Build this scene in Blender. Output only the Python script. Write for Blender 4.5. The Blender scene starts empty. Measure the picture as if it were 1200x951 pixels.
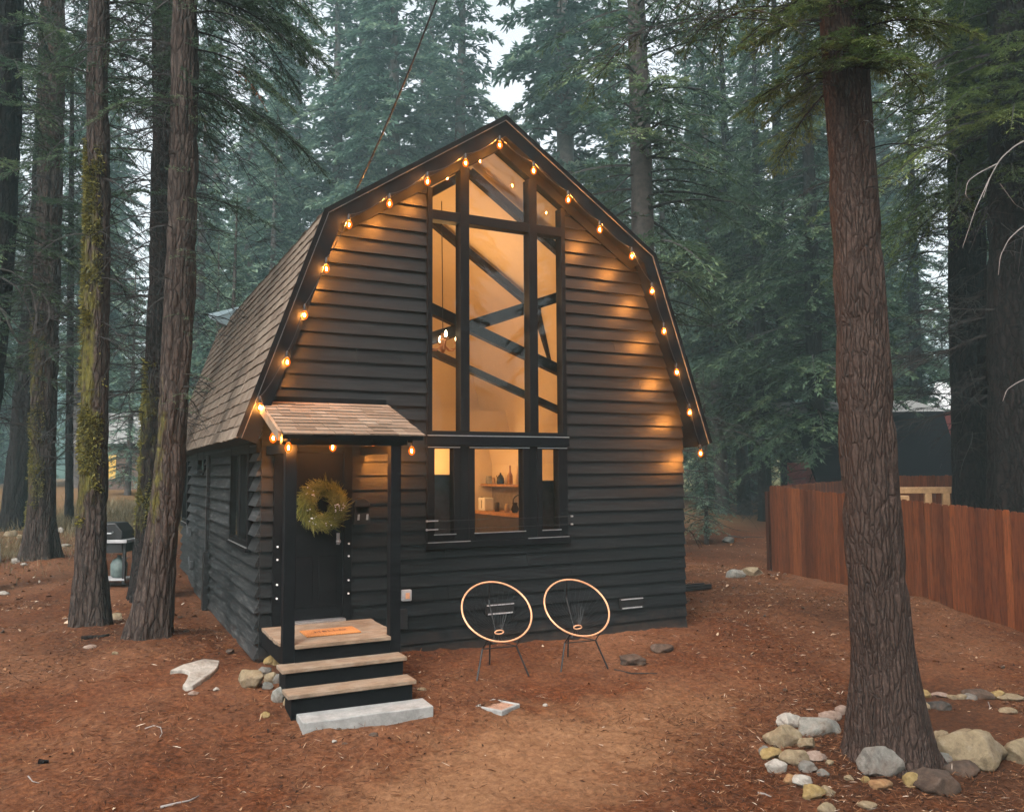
import bpy, math, random
import numpy as np
from mathutils import Matrix, Vector
S = bpy.context.scene
COL = S.collection
PI = math.pi
random.seed(7)
# ------------------------------------------------------------------ camera numbers
CX, CY, FPX = 600., 475.5, 971.7
CAM = np.array([-1.782, -10.124, 2.158])
_y, _t, _r = math.radians(26.792), math.radians(4.505), math.radians(-.347)
FW = np.array([math.sin(_y)*math.cos(_t), math.cos(_y)*math.cos(_t), math.sin(_t)])
_R0 = np.array([math.cos(_y), -math.sin(_y), 0.]); _U0 = np.cross(_R0, FW)
RT = _R0*math.cos(_r)+_U0*math.sin(_r); UP = -_R0*math.sin(_r)+_U0*math.cos(_r)
def ray(x, y): return FW+RT*(x-CX)/FPX+UP*(CY-y)/FPX
def far(x, y, d): return CAM+ray(x, y)*d
def onY(x, y, v):
    d = ray(x, y); return CAM+d*((v-CAM[1])/d[1])
def g(x, y):                                             # terrain height
    x = np.asarray(x, float); y = np.asarray(y, float)
    z = -0.02*np.clip(x, 0, 8)*np.clip(1-(y-6)/8, 0, 1)
    a = np.clip(-y, 0, None)
    z = z-0.12*np.minimum(a, 3)-0.04*np.clip(a-3, 0, 12)
    k = np.clip(.05-.035*(x-3)/5, .015, .05)
    z = z+k*np.clip(y-5, 0, 28)
    return z
def G(x, y):                                             # the place on the ground seen at a pixel
    d = ray(x, y); s = 2.
    while s < 200:
        p = CAM+d*s
        if p[2] < g(p[0], p[1]): break
        s += .02
    return np.array([p[0], p[1], float(g(p[0], p[1]))]), s

# ------------------------------------------------------------------ noise
def _hash(i, j, k, s):
    n = (i*374761393+j*668265263+k*2147483647+s*1274126177) & 0xffffffff
    n = ((n ^ (n >> 13))*1274126177) & 0xffffffff
    n = n ^ (n >> 16)
    return (n & 0xffff)/65535.
def vnoise(x, y, z=0., seed=0):
    x, y, z = np.broadcast_arrays(np.asarray(x, float), np.asarray(y, float), np.asarray(z, float))
    i, j, k = np.floor(x).astype(np.int64), np.floor(y).astype(np.int64), np.floor(z).astype(np.int64)
    u, v, w = x-i, y-j, z-k
    u = u*u*(3-2*u); v = v*v*(3-2*v); w = w*w*(3-2*w)
    def h(a, b, c): return _hash(i+a, j+b, k+c, seed)
    L = lambda a, b, t: a+(b-a)*t
    return L(L(L(h(0,0,0), h(1,0,0), u), L(h(0,1,0), h(1,1,0), u), v), L(L(h(0,0,1), h(1,0,1), u), L(h(0,1,1), h(1,1,1), u), v), w)*2-1
def fbm(x, y, z=0., seed=0, o=4):
    a, t, f = 1., 0., 1.
    for q in range(o):
        t = t+a*vnoise(x*f, y*f, np.asarray(z)*f, seed+q); a *= .5; f *= 2.03
    return t

# ------------------------------------------------------------------ objects
def tag(o, label=None, cat=None, group=None, kind=None):
    if label: o['label'] = label
    if cat: o['category'] = cat
    if group: o['group'] = group
    if kind: o['kind'] = kind
    return o
def empty(name, loc=(0, 0, 0), label=None, cat=None, group=None, rz=0):
    o = bpy.data.objects.new(name, None); COL.objects.link(o)
    o.location = tuple(float(q) for q in loc); o.rotation_euler = (0, 0, rz); o.empty_display_size = .1
    return tag(o, label, cat, group)
def mkmesh(name, V, Q=None, T=None, tint=None, smooth=False, mats=(), mi=None):
    V = np.asarray(V, np.float32).reshape(-1, 3); me = bpy.data.meshes.new(name)
    Q = np.zeros((0, 4), np.int32) if Q is None or len(Q) == 0 else np.asarray(Q, np.int32)
    T = np.zeros((0, 3), np.int32) if T is None or len(T) == 0 else np.asarray(T, np.int32)
    nq, nt = len(Q), len(T)
    me.vertices.add(len(V)); me.vertices.foreach_set('co', V.ravel())
    me.loops.add(nq*4+nt*3); me.loops.foreach_set('vertex_index', np.concatenate([Q.ravel(), T.ravel()]).astype(np.int32))
    me.polygons.add(nq+nt)
    me.polygons.foreach_set('loop_start', np.concatenate([np.arange(nq)*4, nq*4+np.arange(nt)*3]).astype(np.int32))
    for m in mats: me.materials.append(m)
    if mi is not None: me.polygons.foreach_set('material_index', np.asarray(mi, np.int32))
    me.update(calc_edges=True)
    me.polygons.foreach_set('use_smooth', np.full(nq+nt, bool(smooth)))
    if tint is not None:
        a = me.attributes.new('tint', 'FLOAT', 'POINT'); a.data.foreach_set('value', np.asarray(tint, np.float32))
    me.validate()
    return me
def link(name, me, parent=None, loc=(0, 0, 0)):
    o = bpy.data.objects.new(name, me); COL.objects.link(o); o.location = tuple(float(q) for q in loc)
    if parent: o.parent = parent
    return o
class MB:                                                # a collector of polygons that becomes ONE mesh
    def __init__(s): s.v = []; s.f = []; s.m = []
    def add(s, V, F, m=0):
        b = len(s.v); s.v += [tuple(float(c) for c in p) for p in V]
        s.f += [tuple(i+b for i in q) for q in F]; s.m += [m]*len(F); return s
    def box(s, a, b, m=0, rot=None, at=None):
        (x0, y0, z0), (x1, y1, z1) = a, b
        V = [(x0,y0,z0),(x1,y0,z0),(x1,y1,z0),(x0,y1,z0),(x0,y0,z1),(x1,y0,z1),(x1,y1,z1),(x0,y1,z1)]
        if rot is not None: V = [rot@Vector(p) for p in V]
        if at is not None: V = [Vector(p)+Vector(at) for p in V]
        return s.add(V, [(0,3,2,1),(4,5,6,7),(0,1,5,4),(1,2,6,5),(2,3,7,6),(3,0,4,7)], m)
    def bar(s, p, q, w, h, up=(0, 0, 1), m=0):            # a square bar from p to q
        p, q, up = Vector(p), Vector(q), Vector(up); d = (q-p).normalized()
        x = d.cross(up).normalized()*(w/2); z = x.cross(d).normalized()*(h/2)
        V = [p-x-z, p+x-z, p+x+z, p-x+z, q-x-z, q+x-z, q+x+z, q-x+z]
        return s.add(V, [(0,1,2,3),(7,6,5,4),(0,4,5,1),(1,5,6,2),(2,6,7,3),(3,7,4,0)], m)
    def tube(s, P, r, n=8, m=0, closed=False):
        P = [Vector(p) for p in P]; N = len(P); R = r if hasattr(r, '__len__') else [r]*N
        V = []; F = []; ref = None
        for i, p in enumerate(P):
            a = P[(i-1) % N] if (closed or i) else P[i]; b = P[(i+1) % N] if (closed or i < N-1) else P[i]
            d = (b-a).normalized()
            if ref is None: ref = Vector((0, 0, 1)) if abs(d.z) < .9 else Vector((1, 0, 0))
            x = d.cross(ref).normalized(); z = x.cross(d).normalized(); ref = z
            for k in range(n):
                t = 2*PI*k/n; V.append(p+x*math.cos(t)*R[i]+z*math.sin(t)*R[i])
        for i in range(N if closed else N-1):
            for k in range(n):
                j = (i+1) % N; F.append((i*n+k, i*n+(k+1) % n, j*n+(k+1) % n, j*n+k))
        if not closed: F += [tuple(reversed(range(n))), tuple(range((N-1)*n, N*n))]
        return s.add(V, F, m)
    def lathe(s, prof, at=(0, 0, 0), n=16, m=0, axis='z'):
        V = []; F = []
        for r, z in prof:
            for k in range(n):
                t = 2*PI*k/n; p = (r*math.cos(t), r*math.sin(t), z)
                if axis == 'y': p = (p[0], p[2], p[1])
                V.append((p[0]+at[0], p[1]+at[1], p[2]+at[2]))
        for i in range(len(prof)-1):
            for k in range(n): F.append((i*n+k, i*n+(k+1) % n, (i+1)*n+(k+1) % n, (i+1)*n+k))
        F += [tuple(reversed(range(n))), tuple(range((len(prof)-1)*n, len(prof)*n))]
        return s.add(V, F, m)
    def prism(s, poly, y0, y1, m=0):                      # XZ outline extruded along y
        n = len(poly); V = [(x, y0, z) for x, z in poly]+[(x, y1, z) for x, z in poly]
        F = [tuple(range(n)), tuple(reversed(range(n, 2*n)))]+[(i, i+n, (i+1) % n+n, (i+1) % n) for i in range(n)]
        return s.add(V, F, m)
    def build(s, name, mats, parent=None, smooth=False, bevel=0, loc=(0, 0, 0), fix=True):
        me = bpy.data.meshes.new(name); me.from_pydata(s.v, [], s.f)
        mats = mats if isinstance(mats, (list, tuple)) else [mats]
        for q in mats: me.materials.append(q)
        if len(mats) > 1: me.polygons.foreach_set('material_index', s.m)
        if fix:
            import bmesh
            bm = bmesh.new(); bm.from_mesh(me); bmesh.ops.recalc_face_normals(bm, faces=bm.faces); bm.to_mesh(me); bm.free()
        if smooth: me.polygons.foreach_set('use_smooth', [True]*len(me.polygons))
        me.update(); o = link(name, me, parent, loc)
        if bevel:
            b = o.modifiers.new('bevel', 'BEVEL'); b.width = bevel; b.segments = 2; b.limit_method = 'ANGLE'
        return o

# ------------------------------------------------------------------ materials
MAT = {}
def mat(name, rough=.7, spec=.4):
    m = bpy.data.materials.new(name); m.use_nodes = True; nt = m.node_tree
    b = nt.nodes['Principled BSDF']; b.inputs['Roughness'].default_value = rough; b.inputs['Specular IOR Level'].default_value = spec
    MAT[name] = m; return m, nt, b
def nn(nt, t, **k):
    n = nt.nodes.new(t)
    for a, v in k.items():
        if a in n.inputs: n.inputs[a].default_value = v
        else: setattr(n, a, v)
    return n
def ramp(nt, fac, stops, interp='LINEAR'):
    r = nt.nodes.new('ShaderNodeValToRGB'); e = r.color_ramp.elements; r.color_ramp.interpolation = interp
    while len(e) < len(stops): e.new(.5)
    for q, (p, c) in zip(e, stops): q.position = p; q.color = (*c, 1) if len(c) == 3 else c
    nt.links.new(fac, r.inputs[0]); return r.outputs[0]
def coords(nt, scale=(1, 1, 1), world=False):
    c = nt.nodes.new('ShaderNodeNewGeometry').outputs['Position'] if world else nt.nodes.new('ShaderNodeTexCoord').outputs['Object']
    m = nt.nodes.new('ShaderNodeMapping'); m.inputs['Scale'].default_value = scale; nt.links.new(c, m.inputs[0]); return m.outputs[0]
def noise(nt, co, scale, detail=5, rough=.6, dist=0):
    n = nt.nodes.new('ShaderNodeTexNoise'); nt.links.new(co, n.inputs['Vector'])
    n.inputs['Scale'].default_value = scale; n.inputs['Detail'].default_value = detail; n.inputs['Roughness'].default_value = rough; n.inputs['Distortion'].default_value = dist
    return n.outputs[0]
def mixc(nt, fac, a, b, mode='MIX'):
    m = nt.nodes.new('ShaderNodeMix'); m.data_type = 'RGBA'; m.blend_type = mode; m.clamp_factor = True
    for s, v in ((m.inputs[0], fac), (m.inputs[6], a), (m.inputs[7], b)):
        if isinstance(v, (int, float)): s.default_value = v
        elif isinstance(v, tuple): s.default_value = (*v, 1) if len(v) == 3 else v
        else: nt.links.new(v, s)
    return m.outputs[2]
def math_(nt, op, a, b=0.):
    m = nt.nodes.new('ShaderNodeMath'); m.operation = op
    for s, v in ((m.inputs[0], a), (m.inputs[1], b)):
        if isinstance(v, (int, float)): s.default_value = v
        else: nt.links.new(v, s)
    return m.outputs[0]
def bump(nt, b, h, strength=.5, dist=.01):
    n = nt.nodes.new('ShaderNodeBump'); n.inputs['Strength'].default_value = strength; n.inputs['Distance'].default_value = dist
    nt.links.new(h, n.inputs['Height']); nt.links.new(n.outputs[0], b.inputs['Normal'])
def attr(nt, name='tint'):
    a = nt.nodes.new('ShaderNodeAttribute'); a.attribute_name = name; return a.outputs['Fac']

def wood_paint(name, base, worn, sx=(1.2, 14, 14), rough=.62, amount=.5, dust=0, spec=.12):
    m, nt, b = mat(name, rough, spec); co = coords(nt, sx, True)
    n1 = noise(nt, co, 2.2, 8, .65, .4); n2 = noise(nt, coords(nt, (1, 1, 1), True), 1.7, 4)
    f = math_(nt, 'MULTIPLY', ramp(nt, n1, [(.48, (0,0,0)), (.72, (1,1,1))]), ramp(nt, n2, [(.35, (.15,)*3), (.7, (1,)*3)]))
    col = mixc(nt, math_(nt, 'MULTIPLY', f, amount), base, worn)
    if dust:                                             # every course took the stain a little differently
        sz_ = nt.nodes.new('ShaderNodeSeparateXYZ'); nt.links.new(coords(nt, (1, 1, 1), True), sz_.inputs[0]); ix = math_(nt, 'FLOOR', math_(nt, 'DIVIDE', math_(nt, 'ADD', sz_.outputs[2], .361), .177))
        cb = nt.nodes.new('ShaderNodeCombineXYZ'); nt.links.new(math_(nt, 'FLOOR', math_(nt, 'MULTIPLY', math_(nt, 'ADD', sz_.outputs[0], math_(nt, 'MULTIPLY', ix, .83)), .4)), cb.inputs[0]); nt.links.new(ix, cb.inputs[2]); nt.links.new(math_(nt, 'FLOOR', math_(nt, 'MULTIPLY', math_(nt, 'ADD', sz_.outputs[1], math_(nt, 'MULTIPLY', ix, .71)), .4)), cb.inputs[1])
        wn = nt.nodes.new('ShaderNodeTexWhiteNoise'); nt.links.new(cb.outputs[0], wn.inputs[0])
        col = mixc(nt, 1., col, ramp(nt, wn.outputs[0], [(0, (.62,)*3), (1, (1.25,)*3)]), 'MULTIPLY')
    if dust:                                             # splashed soil along the foot of the wall
        sx_ = nt.nodes.new('ShaderNodeSeparateXYZ'); nt.links.new(coords(nt, (1, 1, 1), True), sx_.inputs[0]); dn = noise(nt, coords(nt, (1, 1, 1), True), 6, 7, .7)
        col = mixc(nt, ramp(nt, math_(nt, 'SUBTRACT', math_(nt, 'MULTIPLY', dn, 1.1), sx_.outputs[2]), [(.42, (0,)*3), (.95, (.6,)*3)]), col, (.055, .032, .022))
    nt.links.new(col, b.inputs['Base Color'])
    bump(nt, b, n1, .25, .004); return m
M_SIDE = wood_paint('black_stained_siding', (.0045, .0046, .0054), (.028, .027, .0265), (1.0, 1.0, 16), rough=.45, dust=1, spec=.30, amount=.7)
M_SIDEL = wood_paint('weathered_lit_siding', (.019, .0195, .0205), (.14, .14, .135), (1.0, 1.0, 14), .6, .8, 1)  # same black stain plus wear, coloured lighter for the better-lit left wall
M_TRIM = wood_paint('black_trim_paint', (.005, .005, .006), (.018, .018, .019), (3, 3, 3), .55, .4, 0, .06)
M_RAKE = wood_paint('dark_blue_grey_trim_paint', (.0036, .0041, .006), (.013, .014, .017), (2, 2, 2), .55, .4, 0, .06)
def plain(name, col, rough=.6, metal=0., nscale=9., var=.35, spec=.4, bstr=.15):
    m, nt, b = mat(name, rough, spec); n = noise(nt, coords(nt), nscale, 6, .65)
    d = tuple(c*(1-var) for c in col); l = tuple(min(1, c*(1+var)) for c in col)
    nt.links.new(ramp(nt, n, [(.3, d), (.7, l)]), b.inputs['Base Color']); b.inputs['Metallic'].default_value = metal
    if bstr: bump(nt, b, n, bstr, .004)
    return m
M_BLACKMETAL = plain('black_powder_coat', (.012, .012, .013), .45)
M_METAL = plain('brushed_steel', (.55, .56, .58), .35, .9, 30, .15)
M_COPPER = plain('copper_tube', (.70, .36, .20), .42, .35, 12, .15)
M_GREYBOX = plain('grey_plastic', (.32, .32, .33), .5)
M_WHITEP = plain('white_plastic', (.75, .76, .78), .5, 0, 8, .08)
M_TEAL = plain('pale_galvanised_sheet', (.22, .29, .31), .45, .3, 4, .15)
M_INT = plain('cream_interior_paint', (.78, .66, .50), .8, 0, 1.5, .06, .2, 0)
M_BEAM = plain('dark_stained_beam', (.022, .017, .015), .6, 0, 6, .4, .1)
M_PANEL = plain('pine_panelling', (.50, .34, .19), .6, 0, 6, .2)
M_COUNTER = plain('wood_counter', (.42, .22, .10), .4, 0, 8, .3)
M_DARKCAB = plain('charcoal_cabinet', (.05, .045, .05), .5)
M_TILE = plain('grey_backsplash', (.24, .21, .20), .35, 0, 9, .25)
M_CONC = None
def deckwood():
    m, nt, b = mat('weathered_deck_board', .72, .25); co = coords(nt, (2, 20, 6)); n = noise(nt, co, 2.4, 8, .68, .6); n2 = noise(nt, coords(nt), 5, 4)
    c = ramp(nt, n, [(.3, (.085, .056, .037)), (.5, (.19, .130, .086)), (.72, (.29, .215, .152))])
    nt.links.new(mixc(nt, ramp(nt, n2, [(.45, (0,)*3), (.75, (.8,)*3)]), c, (.28, .235, .185)), b.inputs['Base Color']); bump(nt, b, n, .4, .004); return m
M_DECK = deckwood()
def concrete():
    m, nt, b = mat('grey_concrete', .85, .2); n = noise(nt, coords(nt), 7, 9, .7); n2 = noise(nt, coords(nt), 60, 3)
    c = ramp(nt, n, [(.3, (.19, .187, .183)), (.55, (.30, .30, .29)), (.75, (.39, .38, .365))])
    nt.links.new(mixc(nt, .25, c, n2, 'MULTIPLY'), b.inputs['Base Color']); bump(nt, b, n2, .3, .003); return m
M_CONC = concrete()
def shingle(name, a, bb, c):
    m, nt, b = mat(name, .85, .15); t = attr(nt); co = coords(nt, (9, 9, 9)); n = noise(nt, co, 3, 7, .7)
    col = ramp(nt, t, [(0, a), (.5, bb), (1, c)]); nt.links.new(mixc(nt, .55, col, ramp(nt, n, [(.25, (.35,)*3), (.7, (1,)*3)]), 'MULTIPLY'), b.inputs['Base Color'])
    bump(nt, b, n, .5, .006); return m
M_SHINGLE = shingle('brown_roof_shingle', (.115, .083, .062), (.165, .124, .094), (.225, .178, .138))
M_SHINGLE2 = shingle('tan_porch_shingle', (.12, .088, .064), (.185, .14, .105), (.25, .20, .155))
def fencewood():
    m, nt, b = mat('red_cedar_board', .75, .2); t = attr(nt); n = noise(nt, coords(nt, (14, 14, 1.3), True), 2.2, 8, .65, .5)
    col = ramp(nt, t, [(0, (.040, .012, .005)), (.35, (.090, .026, .009)), (.7, (.145, .043, .014)), (1, (.21, .066, .021))])
    nt.links.new(mixc(nt, .8, col, ramp(nt, n, [(.32, (.3, .26, .24)), (.6, (1,)*3)]), 'MULTIPLY'), b.inputs['Base Color']); bump(nt, b, n, .25, .002); return m
M_FENCE = fencewood()
M_TIMBER = plain('raw_pine_timber', (.34, .20, .095), .7, 0, 12, .3)
def bark(name, dark, mid, light, moss=0., scale=1., ck=.8, wob_=.14, vz=.22):
    m, nt, b = mat(name, .9, .12)
    co = coords(nt, (1, 1, vz)); v = nt.nodes.new('ShaderNodeTexVoronoi'); v.feature = 'DISTANCE_TO_EDGE'
    w = noise(nt, coords(nt), 5, 4); wv = nt.nodes.new('ShaderNodeVectorMath'); wv.operation = 'MULTIPLY_ADD'
    nz = nt.nodes.new('ShaderNodeTexNoise'); nt.links.new(coords(nt), nz.inputs['Vector']); nz.inputs['Scale'].default_value = 6; nz.inputs['Detail'].default_value = 4
    nt.links.new(nz.outputs['Color'], wv.inputs[0]); wv.inputs[1].default_value = (wob_, wob_, wob_*.7); nt.links.new(co, wv.inputs[2])
    nt.links.new(wv.outputs[0], v.inputs['Vector']); v.inputs['Scale'].default_value = 15*scale
    fine = noise(nt, coords(nt, (1, 1, .45)), 34*scale, 7, .72); big = noise(nt, coords(nt, (1, 1, .4)), 3.2, 4)
    crack = ramp(nt, v.outputs['Distance'], [(0, (0,)*3), (.16, (.8,)*3), (.35, (1,)*3)])
    c = ramp(nt, fine, [(.3, dark), (.52, mid), (.74, light)])
    c = mixc(nt, ramp(nt, big, [(.38, (0,)*3), (.66, (.75,)*3)]), c, mid)
    c = mixc(nt, math_(nt, 'MULTIPLY', math_(nt, 'SUBTRACT', 1., crack), ck), c, tuple(q*.35 for q in dark))
    if moss:
        t = attr(nt, 'moss'); mn = noise(nt, coords(nt, (1, 1, .6)), 9, 8, .72)
        f = math_(nt, 'MULTIPLY', ramp(nt, math_(nt, 'ADD', mn, math_(nt, 'MULTIPLY', t, .42)), [(.69, (0,)*3), (.90, (.85,)*3)]), moss)
        mc = ramp(nt, fine, [(.3, (.034, .034, .009)), (.6, (.105, .096, .018)), (.8, (.18, .16, .032))])
        c = mixc(nt, f, c, mc)
    nt.links.new(c, b.inputs['Base Color'])
    h = math_(nt, 'ADD', math_(nt, 'MULTIPLY', crack, .9), math_(nt, 'MULTIPLY', fine, .55)); bump(nt, b, h, .9, .022); return m
M_BARKR = bark('reddish_brown_bark', (.020, .013, .011), (.058, .038, .031), (.145, .102, .086), 0, 1.7, .4, .06, .15)
M_BARKDM = bark('dark_mossy_bark', (.007, .006, .006), (.020, .015, .014), (.048, .038, .035), 1., 1.)
M_BARKL = bark('mossy_brown_bark', (.020, .014, .012), (.054, .039, .033), (.125, .10, .088), 1., 1.1, .7, .07, .18)
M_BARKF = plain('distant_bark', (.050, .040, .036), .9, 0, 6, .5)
M_BARKD = bark('dark_bark', (.005, .0045, .0045), (.013, .0105, .010), (.034, .027, .025), 0, .8, .7)  # near-black brown bark all round
M_TWIG = plain('dead_grey_twig', (.017, .014, .013), .9, 0, 9, .4)
M_TWIG2 = plain('grey_broken_limb', (.085, .072, .066), .9, 0, 9, .5)
M_TWIGP = plain('pale_bare_twig', (.20, .18, .17), .85, 0, 9, .3)
def needles(name, a, bb, c, trans=.35):
    m, nt, b = mat(name, .55, .25); t = attr(nt)
    col = ramp(nt, t, [(0, a), (.55, bb), (1, c)]); nt.links.new(col, b.inputs['Base Color'])
    tr = nt.nodes.new('ShaderNodeBsdfTranslucent'); nt.links.new(col, tr.inputs[0])
    mx = nt.nodes.new('ShaderNodeMixShader'); mx.inputs[0].default_value = trans
    nt.links.new(b.outputs[0], mx.inputs[1]); nt.links.new(tr.outputs[0], mx.inputs[2]); nt.links.new(mx.outputs[0], nt.nodes['Material Output'].inputs[0]); return m
M_NEAR = needles('olive_green_needles', (.018, .034, .012), (.068, .108, .032), (.18, .23, .062))
M_MID = needles('deep_green_needles', (.014, .030, .018), (.062, .108, .058), (.19, .245, .11))
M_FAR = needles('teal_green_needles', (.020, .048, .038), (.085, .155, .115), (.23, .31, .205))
M_BROWNN = needles('rusty_dead_needles', (.10, .03, .012), (.20, .06, .02), (.3, .1, .03))
M_WREATH = needles('yellow_green_wreath_needles', (.07, .09, .02), (.21, .225, .05), (.42, .39, .11))
def ground_mat():
    m, nt, b = mat('needle_covered_soil', .95, .08)
    p = coords(nt, (1, 1, 1), True); big = noise(nt, p, .33, 6, .62, .5); mid = noise(nt, p, 2.3, 8, .75, .3); fine = noise(nt, p, 19, 9, .8); spk = noise(nt, p, 95, 3, .7)
    c = ramp(nt, fine, [(.30, (0.0132, 0.0043, 0.0023)), (.45, (0.0627, 0.0200, 0.0078)), (.58, (0.1320, 0.0448, 0.0170)), (.72, (0.2508, 0.1080, 0.0506))])
    c = mixc(nt, ramp(nt, mid, [(.40, (0,)*3), (.66, (.72,)*3)]), c, ramp(nt, fine, [(.3, (0.0297, 0.0130, 0.0078)), (.75, (0.1056, 0.0475, 0.0258))]))
    c = mixc(nt, ramp(nt, big, [(.44, (0,)*3), (.66, (.9,)*3)]), c, ramp(nt, fine, [(.3, (0.0660, 0.0270, 0.0133)), (.7, (0.2376, 0.1134, 0.0598))]))
    c = mixc(nt, ramp(nt, spk, [(.66, (0,)*3), (.74, (.75,)*3)]), c, (0.2376, 0.1350, 0.0736))
    da = attr(nt, 'dirt'); c = mixc(nt, ramp(nt, math_(nt, 'ADD', da, math_(nt, 'MULTIPLY', math_(nt, 'SUBTRACT', mid, .5), .9)), [(.30, (0,)*3), (.75, (.85,)*3)]), c, ramp(nt, fine, [(.3, (0.1050, 0.0493, 0.0237)), (.7, (0.3000, 0.1628, 0.0851))]))
    c = mixc(nt, ramp(nt, math_(nt, 'ADD', math_(nt, 'MULTIPLY', da, -1.), math_(nt, 'MULTIPLY', math_(nt, 'SUBTRACT', mid, .5), .7)), [(.12, (0,)*3), (.5, (.85,)*3)]), c, ramp(nt, fine, [(.3, (0.0160, 0.0070, 0.0044)), (.7, (0.0750, 0.0317, 0.0163))]))
    dry = nt.nodes.new('ShaderNodeSeparateXYZ'); nt.links.new(p, dry.inputs[0])
    far_ = math_(nt, 'ADD', dry.outputs[1], math_(nt, 'MULTIPLY', mid, 9.)); c = mixc(nt, ramp(nt, math_(nt, 'MULTIPLY', far_, .02), [(.32, (0,)*3), (.42, (.75,)*3)]), c, (0.1254, 0.0756, 0.0345))
    nt.links.new(c, b.inputs['Base Color'])
    h = math_(nt, 'ADD', math_(nt, 'MULTIPLY', fine, .6), math_(nt, 'ADD', math_(nt, 'MULTIPLY', spk, .3), mid)); bump(nt, b, h, .8, .03); return m
M_GROUND = ground_mat()
def litter_mat():
    m, nt, b = mat('litter', .9, .1); t = attr(nt)
    nt.links.new(ramp(nt, t, [(0, (.016, .007, .004)), (.3, (.060, .023, .011)), (.6, (.135, .056, .025)), (.85, (.24, .13, .070)), (.97, (.36, .27, .19)), (1, (.45, .38, .31))]), b.inputs['Base Color']); return m
M_LITTER = litter_mat()
def stone(name, cols):
    m, nt, b = mat(name, .82, .2); n = noise(nt, coords(nt), 7, 9, .68, .5); n2 = noise(nt, coords(nt), 42, 5, .7)
    c = ramp(nt, n, [(.3, cols[0]), (.5, cols[1]), (.7, cols[2])])
    dz = noise(nt, coords(nt), 3.1, 6, .7); c = mixc(nt, ramp(nt, dz, [(.50, (0,)*3), (.68, (.7,)*3)]), c, (.085, .048, .030))
    nt.links.new(mixc(nt, .45, c, ramp(nt, n2, [(.3, (.45,)*3), (.65, (1,)*3)]), 'MULTIPLY'), b.inputs['Base Color']); bump(nt, b, math_(nt, 'ADD', n, math_(nt, 'MULTIPLY', n2, .6)), .9, .02); return m
ST = {
 'tan': stone('tan_stone', ((0.124, 0.093, 0.059), (0.223, 0.174, 0.108), (0.285, 0.242, 0.174))),
 'grey': stone('grey_stone', ((0.083, 0.077, 0.069), (0.155, 0.145, 0.129), (0.213, 0.198, 0.177))),
 'yellow': stone('yellow_stone', ((0.124, 0.084, 0.034), (0.248, 0.177, 0.071), (0.310, 0.248, 0.130))),
 'orange': stone('orange_stone', ((0.149, 0.074, 0.034), (0.260, 0.146, 0.068), (0.298, 0.205, 0.112))),
 'white': stone('pale_stone', ((0.205, 0.191, 0.169), (0.321, 0.299, 0.264), (0.397, 0.370, 0.327))),
 'teal': stone('grey_green_stone', ((0.116, 0.114, 0.101), (0.210, 0.205, 0.182), (0.302, 0.282, 0.248))),
 'brown': stone('brown_stone', ((0.034, 0.022, 0.017), (0.074, 0.050, 0.037), (0.124, 0.090, 0.071))),
 'dark': stone('dark_stone', ((0.023, 0.021, 0.020), (0.049, 0.045, 0.041), (0.083, 0.077, 0.069))),
 'slate': stone('blue_grey_stone', ((0.079, 0.079, 0.073), (0.143, 0.143, 0.130), (0.207, 0.202, 0.184))),
 'pink': stone('pinkish_stone', ((0.167, 0.118, 0.093), (0.260, 0.192, 0.155), (0.329, 0.267, 0.223)))}
def glow(name, col, s, mixt=0.):
    m = bpy.data.materials.new(name); m.use_nodes = True; nt = m.node_tree; nt.nodes.remove(nt.nodes['Principled BSDF']); o = nt.nodes['Material Output']
    e = nn(nt, 'ShaderNodeEmission'); e.inputs[0].default_value = (*col, 1); e.inputs[1].default_value = s
    if mixt:
        t = nn(nt, 'ShaderNodeBsdfTransparent'); x = nn(nt, 'ShaderNodeMixShader'); x.inputs[0].default_value = mixt
        nt.links.new(e.outputs[0], x.inputs[1]); nt.links.new(t.outputs[0], x.inputs[2]); nt.links.new(x.outputs[0], o.inputs[0])
    else: nt.links.new(e.outputs[0], o.inputs[0])
    return m
M_FIL = glow('hot_filament', (1, .34, .055), 11000.)
M_BULB = glow('amber_bulb_glass', (1, .135, .008), .85, .36)
M_CHAND = glow('chandelier_bulb', (1, .72, .42), 12.)
M_LITWIN = glow('lit_window', (1, .62, .16), .4)
def glass(name, refl=1.):
    m = bpy.data.materials.new(name); m.use_nodes = True; nt = m.node_tree; nt.nodes.remove(nt.nodes['Principled BSDF'])
    t = nn(nt, 'ShaderNodeBsdfTransparent'); t.inputs[0].default_value = (.93, .95, .94, 1); gl = nn(nt, 'ShaderNodeBsdfGlossy'); gl.inputs['Roughness'].default_value = .015
    f = nn(nt, 'ShaderNodeFresnel'); f.inputs[0].default_value = 1.5; x = nn(nt, 'ShaderNodeMixShader')
    nt.links.new(math_(nt, 'MINIMUM', math_(nt, 'MULTIPLY', f.outputs[0], 1.35*refl), 1.), x.inputs[0]); nt.links.new(t.outputs[0], x.inputs[1]); nt.links.new(gl.outputs[0], x.inputs[2]); nt.links.new(x.outputs[0], nt.nodes['Material Output'].inputs[0]); return m
M_GLASS = glass('window_glass')
M_DARKGLASS = plain('dark_reflective_glass', (.012, .014, .014), .04, 0, 3, .1, .9, 0)
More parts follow.
